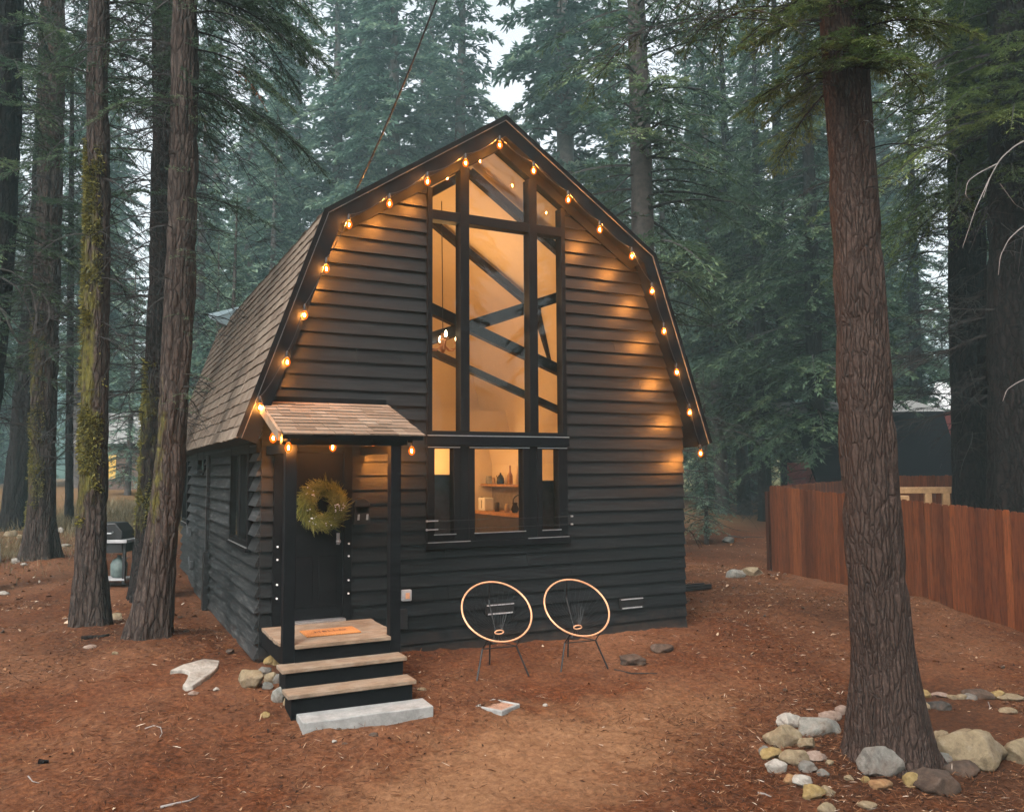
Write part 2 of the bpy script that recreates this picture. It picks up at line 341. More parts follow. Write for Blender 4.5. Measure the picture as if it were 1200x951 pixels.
# ================================================================== THE CABIN
M_EDGE = plain('dull_metal_edge', (.07, .075, .08), .5, 0, 5, .2, .2)
W, L, CXH = 6.229, 9.2, 3.115
EZ, EW, BZ, BW, AZ = 2.564, 3.423, 5.338, 2.446, 6.974
OH = .285
OUT = [(-EW, EZ), (-BW, BZ), (0, AZ), (BW, BZ), (EW, EZ)]
def offs(t):                                             # the roof outline moved inwards by t
    v = [Vector(p) for p in OUT]; res = []
    nrm = []
    for a, b in zip(v, v[1:]):
        d = (b-a).normalized(); nrm.append(Vector((d.y, -d.x)))
    d0 = (v[1]-v[0]).normalized(); res.append(v[0]+nrm[0]*t)
    for i in range(1, 4):
        n1, n2 = nrm[i-1], nrm[i]; k = (n1+n2); res.append(v[i]+k*(t/(1+n1.dot(n2))))
    res.append(v[4]+nrm[3]*t); return [(p.x+CXH, p.y) for p in res]
O0, O1 = offs(0.), offs(.17)
def roof_x(z, t=.17):                                    # half-width under the roof at a height
    P = [(x-CXH, zz) for x, zz in offs(t)]
    a, b, c = P[2], P[3], P[4]
    if z >= a[1]: return 0.
    if z >= b[1]: return b[0]*(a[1]-z)/(a[1]-b[1])
    return b[0]+(c[0]-b[0])*(b[1]-z)/(b[1]-c[1])
cabin = empty('cabin', (0, 0, 0), 'black gambrel-roofed wooden cabin with a tall lit window and a small front porch', 'cabin')
WX0, WX1 = 2.07, 4.16
def wtop(x): return 6.60-.655*abs(x-CXH)                 # top edge of the tall window
rs = np.random.RandomState(3)
COURSE = .177
def clap(mb, x0, x1, z0, z1, fr0, fr1, to3, xb0=None, xb1=None, back=.11, lowseed=0, lip=.031):
    """one board, x0..x1 at the bottom, xb0..xb1 at the top, as short bays with an uneven lower lip"""
    if xb0 is None: xb0, xb1 = x0, x1
    n = max(1, int((x1-x0)/.16)); V = []
    for i in range(n+1):
        t = i/n; xa = x0+(x1-x0)*t; xt = xb0+(xb1-xb0)*t
        w = .0018*float(vnoise(xa*1.3, lowseed*3.7, 0, 5))+.002*float(vnoise(xa*6., lowseed*1.7, 0, 8))
        fa = -.006-lip*(1-fr0)+.3*w+(.012 if lip < .05 else .034)*fr0; fb = -.006-lip*(1-fr1)+(.012 if lip < .05 else .034)*fr1; dn_ = .020 if fr0 < .01 else 0.
        V += [to3(xa, back, z0), to3(xa, fa, z0-dn_+w*(1-fr0)), to3(xt, fb, z1), to3(xt, back, z1)]
    F = []
    for i in range(n):
        a, b = i*4, i*4+4
        F += [(a+1, b+1, b+2, a+2), (a, b, b+1, a+1), (a+2, b+2, b+3, a+3), (a+3, b+3, b, a)]
    F += [(0, 1, 2, 3), (n*4+3, n*4+2, n*4+1, n*4)]
    mb.add(V, F)
def seams(a, b, rng):
    xs = [a]; x = a+rng.uniform(.8, 3.6)
    while x < b-.6: xs.append(x); x += rng.uniform(1.8, 3.6)
    return xs+[b]
HOLES = [(.26, 1.04, .34, 2.47), (WX0, WX1, 1.21, 7.5)]
fw = MB(); k = 0; z = -.34; rngc = random.Random(4)
while z < 6.9:
    zt = z+COURSE; cuts = sorted({z, zt, *[q for h in HOLES for q in h[2:] if z < q < zt]}|({BZ-.2} if z < BZ-.2 < zt else set()))
    for za, zb in zip(cuts, cuts[1:]):
        ha = min(W/2, roof_x(za)) if za > EZ-.1 else W/2; hb = min(W/2, roof_x(zb)) if zb > EZ-.1 else W/2
        if ha < .05: continue
        L0, R0, L1, R1 = CXH-ha, CXH+ha, CXH-hb, CXH+hb
        iv = [(L0, R0, L1, R1)]
        for (hx0, hx1, hz0, hz1) in HOLES:
            if zb <= hz0+1e-6 or za >= hz1-1e-6: continue
            nv = []
            for (a, b, c, d) in iv:
                if hx1 <= a or hx0 >= b: nv.append((a, b, c, d)); continue
                if a < hx0: nv.append((a, hx0, c, hx0))
                if b > hx1: nv.append((hx1, b, hx1, d))
            iv = [q for q in nv if q[1]-q[0] > .02 and q[3]-q[2] > -.3]
        for (a, b, c, d) in iv:
            if d < c: d = c = (c+d)/2
            xs = seams(a, b, rngc)
            for i in range(len(xs)-1):
                x0, x1 = xs[i]+(.0015 if i else 0), xs[i+1]-(.0015 if i < len(xs)-2 else 0)
                clap(fw, x0, x1, za, zb, (za-z)/COURSE, (zb-z)/COURSE, lambda x, y, q: (x, y, q), c if i == 0 else x0, d if i == len(xs)-2 else x1, lowseed=k)
    z = zt; k += 1
fw.build('wall', M_SIDE, cabin)
lw = MB(); z = -.34; k = 50
LH = [(.52, 2.08, 1.22, 2.50), (5.2, 6.2, 2.16, 2.66), (7.9, 8.9, 1.14, 2.60)]
while z < 2.72:
    zt = min(z+COURSE, 2.74); cuts = sorted({z, zt, *[q for h in LH for q in h[2:] if z < q < zt]})
    for za, zb in zip(cuts, cuts[1:]):
        iv = [(.0, L)]
        for (a0, a1, z0, z1) in LH:
            if zb <= z0+1e-6 or za >= z1-1e-6: continue
            iv = [q for (a, b) in iv for q in ((a, min(b, a0)), (max(a, a1), b)) if q[1]-q[0] > .02]
        for a, b in iv:
            xs = seams(a, b, rngc)
            for i in range(len(xs)-1):
                clap(lw, xs[i]+.002, xs[i+1]-.002, za, zb, (za-z)/COURSE, (zb-z)/COURSE, lambda u, d, q: (d, u, q), lowseed=k, back=.10, lip=.052)
    z = zt; k += 1
lw.build('wall', M_SIDEL, cabin)
rw = MB(); z = -.40
while z < 2.6:
    clap(rw, .14, L, z, z+COURSE, 0, 1, lambda u, d, q: (W-d, u, q), lowseed=k, back=.10); z += COURSE; k += 1
rw.build('wall', M_SIDE, cabin)
bw = MB(); bw.prism([(0, -.3), (W, -.3), (W, 2.6), (CXH+BW-.1, BZ-.2), (CXH, AZ-.2), (CXH-BW+.1, BZ-.2), (0, 2.6)], L-.1, L); bw.build('wall', M_SIDE, cabin)
for A_, B_ in (((.02, .02, -.6), (W-.02, .10, -.30)), ((.02, .101, -.6), (.10, L, -.30))):
    fd = MB(); fd.box(A_, B_); fd.build('foundation', M_TRIM, cabin)
# roof
YF, YB = -OH+.045, L+.25
rf = MB()
for i in range(4):
    a, b, c, d = O0[i], O0[i+1], O1[i+1], O1[i]
    rf.add([(a[0], YF, a[1]), (b[0], YF, b[1]), (c[0], YF, c[1]), (d[0], YF, d[1]), (a[0], YB, a[1]), (b[0], YB, b[1]), (c[0], YB, c[1]), (d[0], YB, d[1])],
           [(0, 1, 2, 3), (7, 6, 5, 4), (0, 4, 5, 1), (3, 2, 6, 7), (0, 3, 7, 4), (1, 5, 6, 2)])
roof = rf.build('roof', M_TRIM, cabin)
def shingles(name, p0, p1, ax0, ax1, material, parent, expo=.165, wmin=.11, wmax=.26, seed=1, along='y', lift=.02, outn=None):
    """courses between the lower edge p0 and the upper edge p1 (2-D profile points), running from ax0 to ax1"""
    rr = random.Random(seed); p0, p1 = Vector(p0), Vector(p1); d = p1-p0; n = max(1, int(round(d.length/expo))); u = d.normalized()
    nv = Vector((-u.y, u.x)) if outn is None else outn
    V = []; Q = []; tint = []
    for i in range(n):
        ct = rr.uniform(-.09, .09)
        y = ax0-rr.uniform(0, wmax)
        while y < ax1:
            w = rr.uniform(wmin, wmax); a, b = max(y, ax0), min(y+w-.005, ax1)
            y += w
            if b-a < .02: continue
            j = rr.uniform(-.012, .008); h = lift*rr.uniform(.75, 1.35)
            q0 = p0+u*(i*expo*d.length/(n*expo)-.012+j); q1 = p0+u*((i+1)*d.length/n+.012)
            t = min(1, max(0, rr.gauss(.5, .22)+ct)); base = len(V)
            P = [q0, q0+nv*h, q1+nv*.004, q1]
            for ya in (a, b):
                for p in P: V.append((p.x, ya, p.y) if along == 'y' else (ya, p.x, p.y)); tint.append(t)
            Q += [(base+1, base+5, base+6, base+2), (base, base+4, base+5, base+1), (base, base+1, base+2, base+3), (base+4, base+7, base+6, base+5)]
    return link(name, mkmesh(name, V, Q, None, tint, False, [material]), parent)
shingles('shingles', O0[0], O0[1], YF-.02, YB, M_SHINGLE, roof, seed=2)
shingles('shingles', O0[4], O0[3], YF-.02, YB, M_SHINGLE, roof, seed=5, outn=Vector((O0[3][1]-O0[4][1], O0[4][0]-O0[3][0])).normalized())
shingles('shingles', O0[1], O0[2], YF-.02, YB, M_SHINGLE, roof, seed=3)
shingles('shingles', O0[3], O0[2], YF-.02, YB, M_SHINGLE, roof, seed=4, outn=Vector((O0[2][1]-O0[3][1], O0[3][0]-O0[2][0])).normalized())
for pp in ([0, 1, 2], [2, 3, 4]):                         # rake boards, one each side
    A, B = offs(-.006), offs(.215)
    rk = MB()
    for i, j in zip(pp, pp[1:]):
        rk.prism([A[i], A[j], B[j], B[i]], -OH, -OH+.04)
    rk.build('rake_board', M_RAKE, cabin)
    A, B = offs(-.030), offs(.028); de = MB()
    for i, j in zip(pp, pp[1:]): de.prism([A[i], A[j], B[j], B[i]], -OH-.022, -OH-.003)
    de.build('drip_edge', M_TRIM, cabin)
    A, B = offs(.030), offs(.038); de = MB()
    for i, j in zip(pp, pp[1:]): de.prism([A[i], A[j], B[j], B[i]], -OH-.020, -OH-.003)
    de.build('drip_edge', M_EDGE, cabin)
cb = MB(); cb.box((-.055, .0, 2.40), (.10, L, 2.56)); cb.build('eave_board', M_TRIM, cabin)
fb = MB()                                                # frieze under the rake, against the wall
A, B = offs(.172), offs(.30)
for i, j in ((0, 1), (1, 2), (2, 3), (3, 4)):
    if i in (0, 3): continue
    fb.prism([A[i], A[j], B[j], B[i]], -.052, .0)
fb.build('frieze_board', M_TRIM, cabin)
# the tall window
win = MB(); T = .065
def wbar(x0, x1, z0, z1, y0=-.075, y1=.09): win.box((x0, y0, z0), (x1, y1, z1))
wbar(WX0, WX0+T, 2.63, wtop(WX0)); wbar(WX1-T, WX1, 2.63, wtop(WX1)); wbar(WX0+T, WX1-T, 2.63, 2.69, -.073)
for xm in (2.595, 3.635): wbar(xm-.065, xm+.065, 2.69, wtop(xm), -.085)
wbar(WX0+T, WX1-T, 5.49, 5.62, -.079)
win.prism([(WX0, wtop(WX0)), (CXH, 6.60), (WX1, wtop(WX1)), (WX1, wtop(WX1)+.36), (CXH, 6.96-.15), (WX0, wtop(WX0)+.36)], -.066, .085)
gw = win.build('window', M_TRIM, cabin, bevel=.004)
gp = MB(); gp.add([(WX0+.03, -.01, 2.66), (WX1-.03, -.01, 2.66), (WX1-.03, -.01, wtop(WX1-.03)), (CXH, -.01, 6.60), (WX0+.03, -.01, wtop(WX0+.03))], [(0, 1, 2, 3, 4)])
gp.build('pane', M_GLASS, gw, fix=False)
bd = MB(); bd.box((WX0-.02, -.10, 2.50), (WX1+.02, .09, 2.63)); bd.build('window_header', M_RAKE, cabin, bevel=.004)
fl = MB(); fl.box((WX0-.01, -.112, 2.622), (WX1+.01, -.088, 2.634)); fl.build('flashing', M_METAL, cabin)
bz = 1.25
for (x0, x1, g0, g1) in ((WX0, 2.53, 2.17, 2.44), (2.655, 3.565, 2.74, 3.465), (3.68, WX1, 3.76, 4.02)):
    w = MB(); w.box((x0, -.07, bz), (g0, .09, 2.50)); w.box((g1, -.07, bz), (x1, .09, 2.50)); w.box((g0, -.068, 2.46), (g1, .09, 2.50)); w.box((g0, -.068, bz), (g1, .09, 1.345))
    o = w.build('window', M_TRIM, cabin, bevel=.005)
    q = MB(); q.add([(g0-.01, -.015, 1.34), (g1+.01, -.015, 1.34), (g1+.01, -.015, 2.465), (g0-.01, -.015, 2.465)], [(0, 1, 2, 3)]); q.build('pane', M_GLASS, o, fix=False)
    q = MB(); q.box((g0-.01, -.078, 1.345), (g1+.03, -.07, 1.357)); q.build('sill_strip', M_METAL, o); q = MB(); q.box((x0+.005, -.079, 2.472), (x1-.005, -.070, 2.482)); q.build('head_strip', M_METAL, o)
for xa, xb_ in ((2.53, 2.655), (3.565, 3.68)):
    pm = MB(); pm.box((xa, -.05, bz), (xb_, .09, 2.5)); pm.build('window_post', M_TRIM, cabin)
sl = MB(); sl.box((WX0-.03, -.10, 1.17), (WX1+.03, .09, 1.25)); sl.build('window_sill', M_TRIM, cabin, bevel=.006)
for xa, xb_ in ((WX0, 2.66), (3.52, WX1)):
    sl = MB(); sl.box((xa, -.106, 1.249), (xb_, -.085, 1.259)); sl.build('flashing', M_METAL, cabin)
for zc in (1.53, 1.42):
    q = MB(); q.tube([(WX0-.02, -.115, zc), (WX1+.03, -.115, zc)], .003, 6); cr = q.build('cable_rail', M_BLACKMETAL, cabin)
    for pq, r_f in ((((WX0-.035, -.115, zc), (WX0-.015, -.115, zc), (WX0-.0149, -.115, zc), (WX0+.13, -.115, zc)), [.014, .014, .008, .008]), (((WX1+.02, -.115, zc), (WX1+.05, -.115, zc)), .014)):
        q = MB(); q.tube(pq, r_f, 8); q.build('cable_fitting', M_METAL, cr)
# side windows
for (y0, y1, z0, z1) in LH:
    w = MB(); t = .09 if z0 < 2 else .06
    w.box((-.06, y0, z0), (.08, y0+t, z1)); w.box((-.06, y1-t, z0), (.08, y1, z1)); w.box((-.058, y0+t, z1-t), (.08, y1-t, z1)); w.box((-.058, y0+t, z0), (.08, y1-t, z0+t))
    if y0 < 1: w.box((-.055, 1.18, z0+t), (.08, 1.34, z1-t))
    o = w.build('window', M_TRIM, cabin, bevel=.004)
    q = MB(); q.add([(-.02, y0+t-.01, z0+t-.01), (-.02, y1-t+.01, z0+t-.01), (-.02, y1-t+.01, z1-t+.01), (-.02, y0+t-.01, z1-t+.01)], [(0, 1, 2, 3)]); q.build('pane', M_DARKGLASS, o, fix=False)
    q = MB(); q.box((-.09, y0-.02, z0-.03), (-.02, y1+.02, z0)); q.build('sill', M_TRIM, o)
    if z0 < 2:
        q = MB(); q.box((-.075, y0+.03, z0+.012), (-.06, y1-.03, z0+.024)); q.build('sill_strip', M_METAL, o)
cd = MB(); cd.box((-.10, 4.36, .85), (-.045, 4.44, 2.45)); cd.box((-.13, 4.30, -.2), (-.045, 4.48, .88)); cd.build('conduit', M_BLACKMETAL, cabin, bevel=.006)
for yy, zz in ((7.2, .95), (6.6, .35)):
    q = MB(); q.box((-.09, yy, zz), (-.04, yy+.16, zz+.16)); q.bar((-.10, yy+.02, zz+.02), (-.10, yy+.3, zz+.22), .02, .03); q.build('wall_vent', M_EDGE, cabin)
# door
dr = MB(); dr.box((.33, -.02, .40), (.985, .03, 2.40))
for (a, b, c, d) in ((.40, .62, .55, 1.15), (.69, .915, .55, 1.15)): dr.box((a, -.028, c), (b, -.0205, d))
door = dr.build('door', M_TRIM, cabin, bevel=.004)
q = MB(); q.lathe([(.012, 0), (.012, .03), (.028, .035), (.03, .055), (.018, .068)], (0, 0, 0), 14, 0, 'y'); kn = q.build('handle', M_METAL, door, True, loc=(.925, -.09, 1.32)); kn.rotation_euler = (0, 0, 0)
q = MB(); q.box((.905, -.028, 1.28), (.945, -.021, 1.42)); q.build('lock_plate', M_METAL, door)
q = MB(); q.box((.14, -.062, .36), (.33, .10, 2.47)); q.box((.985, -.062, .36), (1.085, .10, 2.47)); q.box((.33, -.060, 2.40), (.985, .10, 2.47)); q.build('door_frame', M_TRIM, cabin, bevel=.004)
q = MB(); q.box((.30, -.14, .372), (1.0, .05, .405)); q.build('threshold', M_METAL, cabin, bevel=.003)
for xx in (.19, 1.045):
    for zz in (1.29, 1.14, .85, .69):
        q = MB(); q.lathe([(.012, 0), (.012, .012), (.005, .018)], (0, 0, 0), 10, 0, 'y'); q.build('cable_fitting', M_WHITEP, cabin, loc=(xx, -.082, zz))
# porch
PX0, PX1, PY = -.03, 1.52, -1.36
pr = MB(); zb, zf = 3.0, 2.56
pr.add([(PX0, -.03, zb), (PX1, -.03, zb), (PX1, PY, zf), (PX0, PY, zf), (PX0, -.03, zb-.05), (PX1, -.03, zb-.05), (PX1, PY, zf-.05), (PX0, PY, zf-.05)], [(0, 1, 2, 3), (7, 6, 5, 4), (0, 3, 7, 4), (1, 5, 6, 2), (3, 2, 6, 7), (0, 4, 5, 1)])
proof = pr.build('porch_roof', M_TRIM, cabin)
shingles('shingles', (PY-.02, zf+.002), (-.045, zb+.002), PX0-.02, PX1+.02, M_SHINGLE2, proof, expo=.14, wmin=.12, wmax=.34, seed=9, along='x', lift=.016)
q = MB(); q.box((PX0-.02, -.05, zb+.005), (PX1, -.04+.03, zb+.07)); q.build('flashing', M_TRIM, proof)
for xx in (.02, .52, 1.0, 1.42):
    q = MB(); q.bar((xx, -.04, zb-.083), (xx, PY+.12, zf-.083+.04), .05, .06, (0, 0, 1)); q.build('rafter', M_TRIM, proof)
q = MB(); q.bar((PX0-.03, -.03, zb-.02), (PX0-.03, PY, zf-.02), .03, .10); q.build('barge_board', M_DECK, proof)
q = MB(); q.box((0.0, -1.195, 2.455), (1.40, -1.10, 2.545)); q.build('porch_beam', M_TRIM, cabin, bevel=.004)
for xx in (.02, 1.17):
    q = MB(); q.box((xx, -1.295, -.42), (xx+.12, -1.175, 2.454)); q.build('porch_post', M_TRIM, cabin, bevel=.006)
for A_, B_ in (((.08, -1.17, 2.42), (.08, -.02, 2.42)), ((1.23, -1.17, 2.42), (1.23, -.02, 2.42))):
    q = MB(); q.bar(A_, B_, .06, .10); q.build('porch_brace', M_TRIM, cabin)
q = MB()
for i in range(8):
    y0 = -1.262+i*.14; x0, x1 = (0.01 if i else .142), (1.30 if i else 1.168)
    q.box((x0+rs.uniform(-.006, .006), y0, .342+rs.uniform(-.002, .002)), (x1+rs.uniform(-.006, .01), y0+.134, .38+rs.uniform(-.002, .002)))
q.box((.142, -1.335, .342), (1.168, -1.268, .3795))
q.build('deck', M_DECK, cabin, bevel=.004)
for A_, B_ in (((.142, -1.30, .16), (1.168, -1.25, .341)), ((.03, -1.17, .16), (.07, -.06, .341)), ((1.22, -1.17, .16), (1.26, -.06, .341))):
    q = MB(); q.box(A_, B_); q.build('deck_skirt', M_TRIM, cabin)
for (y0, zt) in ((-1.57, .2), (-1.86, .02)):
    q = MB(); q.box((-.04, y0, zt-.04), (1.27, y0+.29, zt)); o = q.build('step', M_DECK, cabin, bevel=.006)
    q = MB(); q.box((.0, y0+.035, zt-.27), (1.235, y0+.065, zt-.041)); q.box((.0, y0+.066, zt-.27), (.03, y0+.33, zt-.041)); q.box((1.205, y0+.066, zt-.27), (1.235, y0+.33, zt-.041)); q.build('riser', M_TRIM, o)
q = MB(); q.box((1.095, -.145, 1.52), (1.29, -.045, 1.745)); q.lathe([(.098, -.145), (.098, -.045)], (1.1925, 0, 1.745), 18, 0, 'y')
q.build('mailbox', M_BLACKMETAL, cabin, bevel=.008)
for xx in (1.14, 1.25):
    q = MB(); q.prism([(xx-.013, 1.575), (xx+.013, 1.575), (xx+.018, 1.645), (xx-.006, 1.645)], -.152, -.1455); q.build('mailbox_clip', M_METAL, cabin)
q = MB(); q.box((1.725, -.11, .545), (1.85, -.045, .685)); ob = q.build('outlet_box', M_GREYBOX, cabin, bevel=.012)
q = MB(); q.box((1.765, -.116, .575), (1.82, -.1105, .65)); q.build('outlet_cover', M_COPPER, ob, bevel=.004)
q = MB(); q.box((1.70, -.10, .20), (1.80, -.045, .45)); q.build('conduit', M_BLACKMETAL, cabin, bevel=.01)
for (x0, x1, z0, z1) in ((2.90, 3.32, .27, .41), (5.02, 5.42, .18, .33)):
    q = MB(); q.box((x0, -.06, z0), (x1, -.02, z1)); v = q.build('vent', M_BLACKMETAL, cabin, bevel=.003)
    for A_, B_ in (((x0+.03, -.07, z0+.005), (x1-.03, -.061, z0+.022)), ((x0+.01, -.07, z1-.02), (x1-.01, -.061, z1-.006))):
        q = MB(); q.box(A_, B_); q.build('vent_slat', M_GREYBOX, v)
q = MB()                                                 # galvanised hood on the break of the roof
q.add([(.28, 7.6, 5.30), (.95, 7.6, 5.62), (.78, 7.6, 5.12), (.28, 8.2, 5.50), (.95, 8.2, 5.72), (.78, 8.2, 5.12)], [(0, 1, 2), (5, 4, 3), (0, 3, 4, 1), (1, 4, 5, 2), (2, 5, 3, 0)])
q.build('roof_hood', M_TEAL, cabin)
q = MB(); q.lathe([(.07, -.3), (.07, .22), (.12, .23), (.12, .29), (.03, .33)], (4.72, 1.9, 6.0), 12); q.build('vent_pipe', M_BLACKMETAL, cabin)
# inside
IN = offs(.175)
q = MB(); ii = [(max(.11, min(W-.11, x)), zz) for x, zz in IN]
P = [(.12, 2.3), (IN[1][0]+.0, IN[1][1]), IN[2], (IN[3][0], IN[3][1]), (W-.12, 2.3)]
q.add([(x, y, zz) for y in (.13, 6.5) for x, zz in P], [(i, i+1, i+6, i+5) for i in range(4)])
q.add([(W-.12, .12, .4), (W-.12, 6.5, .4), (W-.12, 6.5, 2.3), (W-.12, .12, 2.3), (.12, .12, .4), (.12, 6.5, .4), (.12, 6.5, 2.3), (.12, .12, 2.3)], [(0, 1, 2, 3), (4, 5, 6, 7)])
q.add([(x, 6.5, zz) for x, zz in [(.12, .4), (W-.12, .4)]+P[::-1]], [tuple(range(7))])
q.build('ceiling', M_INT, cabin, fix=False)
q = MB(); q.box((.12, .12, .30), (W-.12, 6.5, .40)); q.build('room_floor', M_COUNTER, cabin)
q = MB(); q.box((.12, 5.3, 2.72), (W-.12, 6.49, 2.95)); q.box((.12, 5.3, 2.951), (W-.12, 5.36, 3.4)); q.build('loft', M_INT, cabin)
for yy in (.95, 3.05):
    q = MB(); ap = 6.62
    q.bar((CXH, yy, ap), (CXH+2.32, yy, ap-.669*2.32), .115, .13, (0, 1, 0)); q.bar((CXH, yy, ap), (CXH-2.32, yy, ap-.669*2.32), .115, .13, (0, 1, 0))
    for s in (1, -1):
        q.bar((CXH-s*2.0, yy+.075*s, 4.30+.37*2.0), (CXH+s*2.98, yy+.075*s, 4.30-.37*2.98), .115 if yy > 2 else .15, .13, (0, 1, 0))
        q.bar((CXH+s*2.26, yy+.01, 5.12), (CXH+s*2.92, yy+.01, 3.2), .11, .10, (0, 1, 0))
    q.build('roof_truss', M_BEAM, cabin)
q = MB(); q.box((.6, 6.44, 2.96), (1.6, 6.49, 5.0)); q.box((1.65, 6.43, 2.96), (1.8, 6.49, 5.0)); q.box((2.0, 6.45, 2.96), (3.6, 6.49, 5.2)); q.build('loft_panelling', M_PANEL, cabin)
kc = empty('kitchen_counter', (5.75, 5.0, .4), 'dark kitchen counter with a wooden top seen through the lower middle window', 'counter')
q = MB(); q.box((-.27, -2.4, 0), (.35, 1.3, .88)); q.build('cabinet', M_DARKCAB, kc)
q = MB(); q.box((-.30, -2.4, .881), (.35, 1.3, .935)); q.build('countertop', M_COUNTER, kc)
q = MB(); q.box((.335, -2.4, .936), (.355, 1.45, 1.42)); q.build('backsplash', M_TILE, kc)
sh = MB(); sh.box((5.80, 2.8, 1.85), (6.105, 6.45, 1.89)); tag(sh.build('kitchen_shelf', M_COUNTER), 'long wooden shelf above the kitchen counter with jars and a kettle', 'shelf')
def small(name, prof, at, m, label, cat, n=14):
    q = MB(); q.lathe(prof, (0, 0, 0), n); return tag(q.build(name, m, None, True, loc=at), label, cat)
SZ = 1.891
k1 = small('kettle', [(.07, 0), (.085, .03), (.075, .12), (.04, .19), (.015, .2), (.02, .23), (.005, .24)], (5.95, 5.75, SZ), M_BLACKMETAL, 'small black kettle standing on the kitchen shelf', 'kettle')
q = MB(); q.tube([(0, .07, .06), (0, .15, .12), (0, .19, .18)], [.014, .01, .008], 8); q.build('spout', M_BLACKMETAL, k1); q = MB(); q.tube([(0, -.06, .17), (0, -.13, .14), (0, -.12, .05)], .008, 6); q.build('handle', M_BLACKMETAL, k1)
small('bottle', [(.055, 0), (.06, .02), (.055, .18), (.02, .26), (.018, .36), (.024, .37), (.01, .39)], (5.95, 5.30, SZ), M_COUNTER, 'tall amber bottle at the right of the kitchen shelf kettle', 'bottle')
small('jar', [(.07, 0), (.075, .02), (.075, .13), (.06, .15), (.06, .17)], (5.95, 6.32, SZ), M_GREYBOX, 'glass storage jar at the left end of the kitchen shelf', 'jar')
small('jar', [(.03, 0), (.035, .1), (.02, .14)], (5.93, 6.05, SZ), M_PANEL, 'small pale jar with sprigs left of the shelf kettle', 'jar')
small('bowl', [(.03, 0), (.06, .05), (.07, .09)], (5.97, 4.75, SZ), M_BEAM, 'dark cup at the right end of the kitchen shelf', 'cup')
CT = 1.336
q = MB(); q.box((-.11, -.16, 0), (.11, .16, .27)); tt = tag(q.build('toaster', M_WHITEP, None, bevel=.02, loc=(5.70, 5.95, CT)), 'white toaster with two dark slots on the kitchen counter', 'toaster')
q = MB(); q.box((-.1101-.006, -.03, .05), (-.1102, -.01, .22)); q.lathe([(.03, 0), (.03, .01)], (-.05, .09, .27), 10); q.build('lever', M_BLACKMETAL, tt)
small('jar', [(.05, 0), (.05, .12), (.03, .14), (.03, .17)], (5.75, 5.05, CT), M_PANEL, 'yellowish soap jar beside the curved kitchen tap', 'jar')
small('vase', [(.05, 0), (.08, .07), (.045, .16), (.055, .2)], (5.78, 4.75, CT), M_BEAM, 'round brown vase between soap jar and kitchen tap', 'vase')
small('jar', [(.05, 0), (.055, .16), (.03, .19)], (5.72, 5.45, CT), M_DARKCAB, 'dark canister in the middle of the kitchen counter', 'jar')
q = MB(); q.tube([(0, 0, 0)]+[(-.16+.16*math.cos(a), 0, .22+.14*math.sin(a)) for a in [i*PI/8 for i in range(0, 8)]]+[(-.31, .0, .16)], .013, 8); tag(q.build('tap', M_BLACKMETAL, None, True, loc=(5.90, 4.45, CT)), 'black curved kitchen tap above the counter', 'tap')
q = MB(); q.box((0, 0, 0), (.46, .5, 1.72)); tag(q.build('storage_cabinet', M_DARKCAB, None, bevel=.01, loc=(2.12, .16, .4)), 'dark upright cabinet close behind the lower left window', 'cabinet')
q = MB(); q.box((0, 0, 0), (.62, .5, 1.62)); tag(q.build('storage_cabinet', M_DARKCAB, None, bevel=.01, loc=(3.90, .35, .4)), 'dark upright cabinet close behind the lower right window', 'cabinet')
st = empty('stool', (4.15, 3.6, .4), 'pale stool standing before the kitchen counter', 'stool')
q = MB(); q.box((-.2, -.2, .6), (.2, .2, .65)); q.build('seat', M_PANEL, st)
for a, b in ((-1, -1), (-1, 1), (1, -1), (1, 1)):
    q = MB(); q.bar((a*.16, b*.16, .6), (a*.21, b*.21, 0), .045, .045); q.build('leg', M_GREYBOX, st)
ch = empty('chandelier', tuple(onY(519, 400, .55)), 'brass chandelier with lit candle bulbs hanging behind the left upper panes', 'chandelier')
q = MB(); q.tube([(0, 0, .1), (-.02, 0, 2.0)], .006, 6); q.build('cord', M_BLACKMETAL, ch)
q = MB(); q.lathe([(.015, -.16), (.04, -.12), (.03, -.02), (.05, .02), (.02, .12)], (0, 0, 0), 12); q.build('stem', M_COPPER, ch, True)
for i in range(6):
    a = 2*PI*i/6+.3; c, s = math.cos(a), math.sin(a)
    q = MB(); q.tube([(c*r, s*r, zz) for r, zz in ((.02, -.05), (.10, -.12), (.19, -.11), (.25, -.03), (.25, .0))], .010, 7); q.lathe([(.035, 0), (.04, .015)], (c*.25, s*.25, 0), 10); ar = q.build('arm', M_COPPER, ch, True)
    q = MB(); q.lathe([(.012, 0), (.022, .03), (.014, .065), (.003, .085)], (c*.25, s*.25, .03), 10); q.build('bulb', M_CHAND, ar, True)
def lamp(loc, p, r=.15, col=(1, .525, .185)):
    l = bpy.data.lights.new('room_lamp', 'POINT'); l.energy = p; l.color = col; l.shadow_soft_size = r; o = bpy.data.objects.new('room_lamp', l); COL.objects.link(o); o.location = loc; return o
lamp((3.20, 2.2, 4.75), 38); lamp((2.2, 4.2, 3.9), 33); lamp((4.6, 5.6, 2.45), 21); lamp((3.2, 2.8, 2.2), 4)

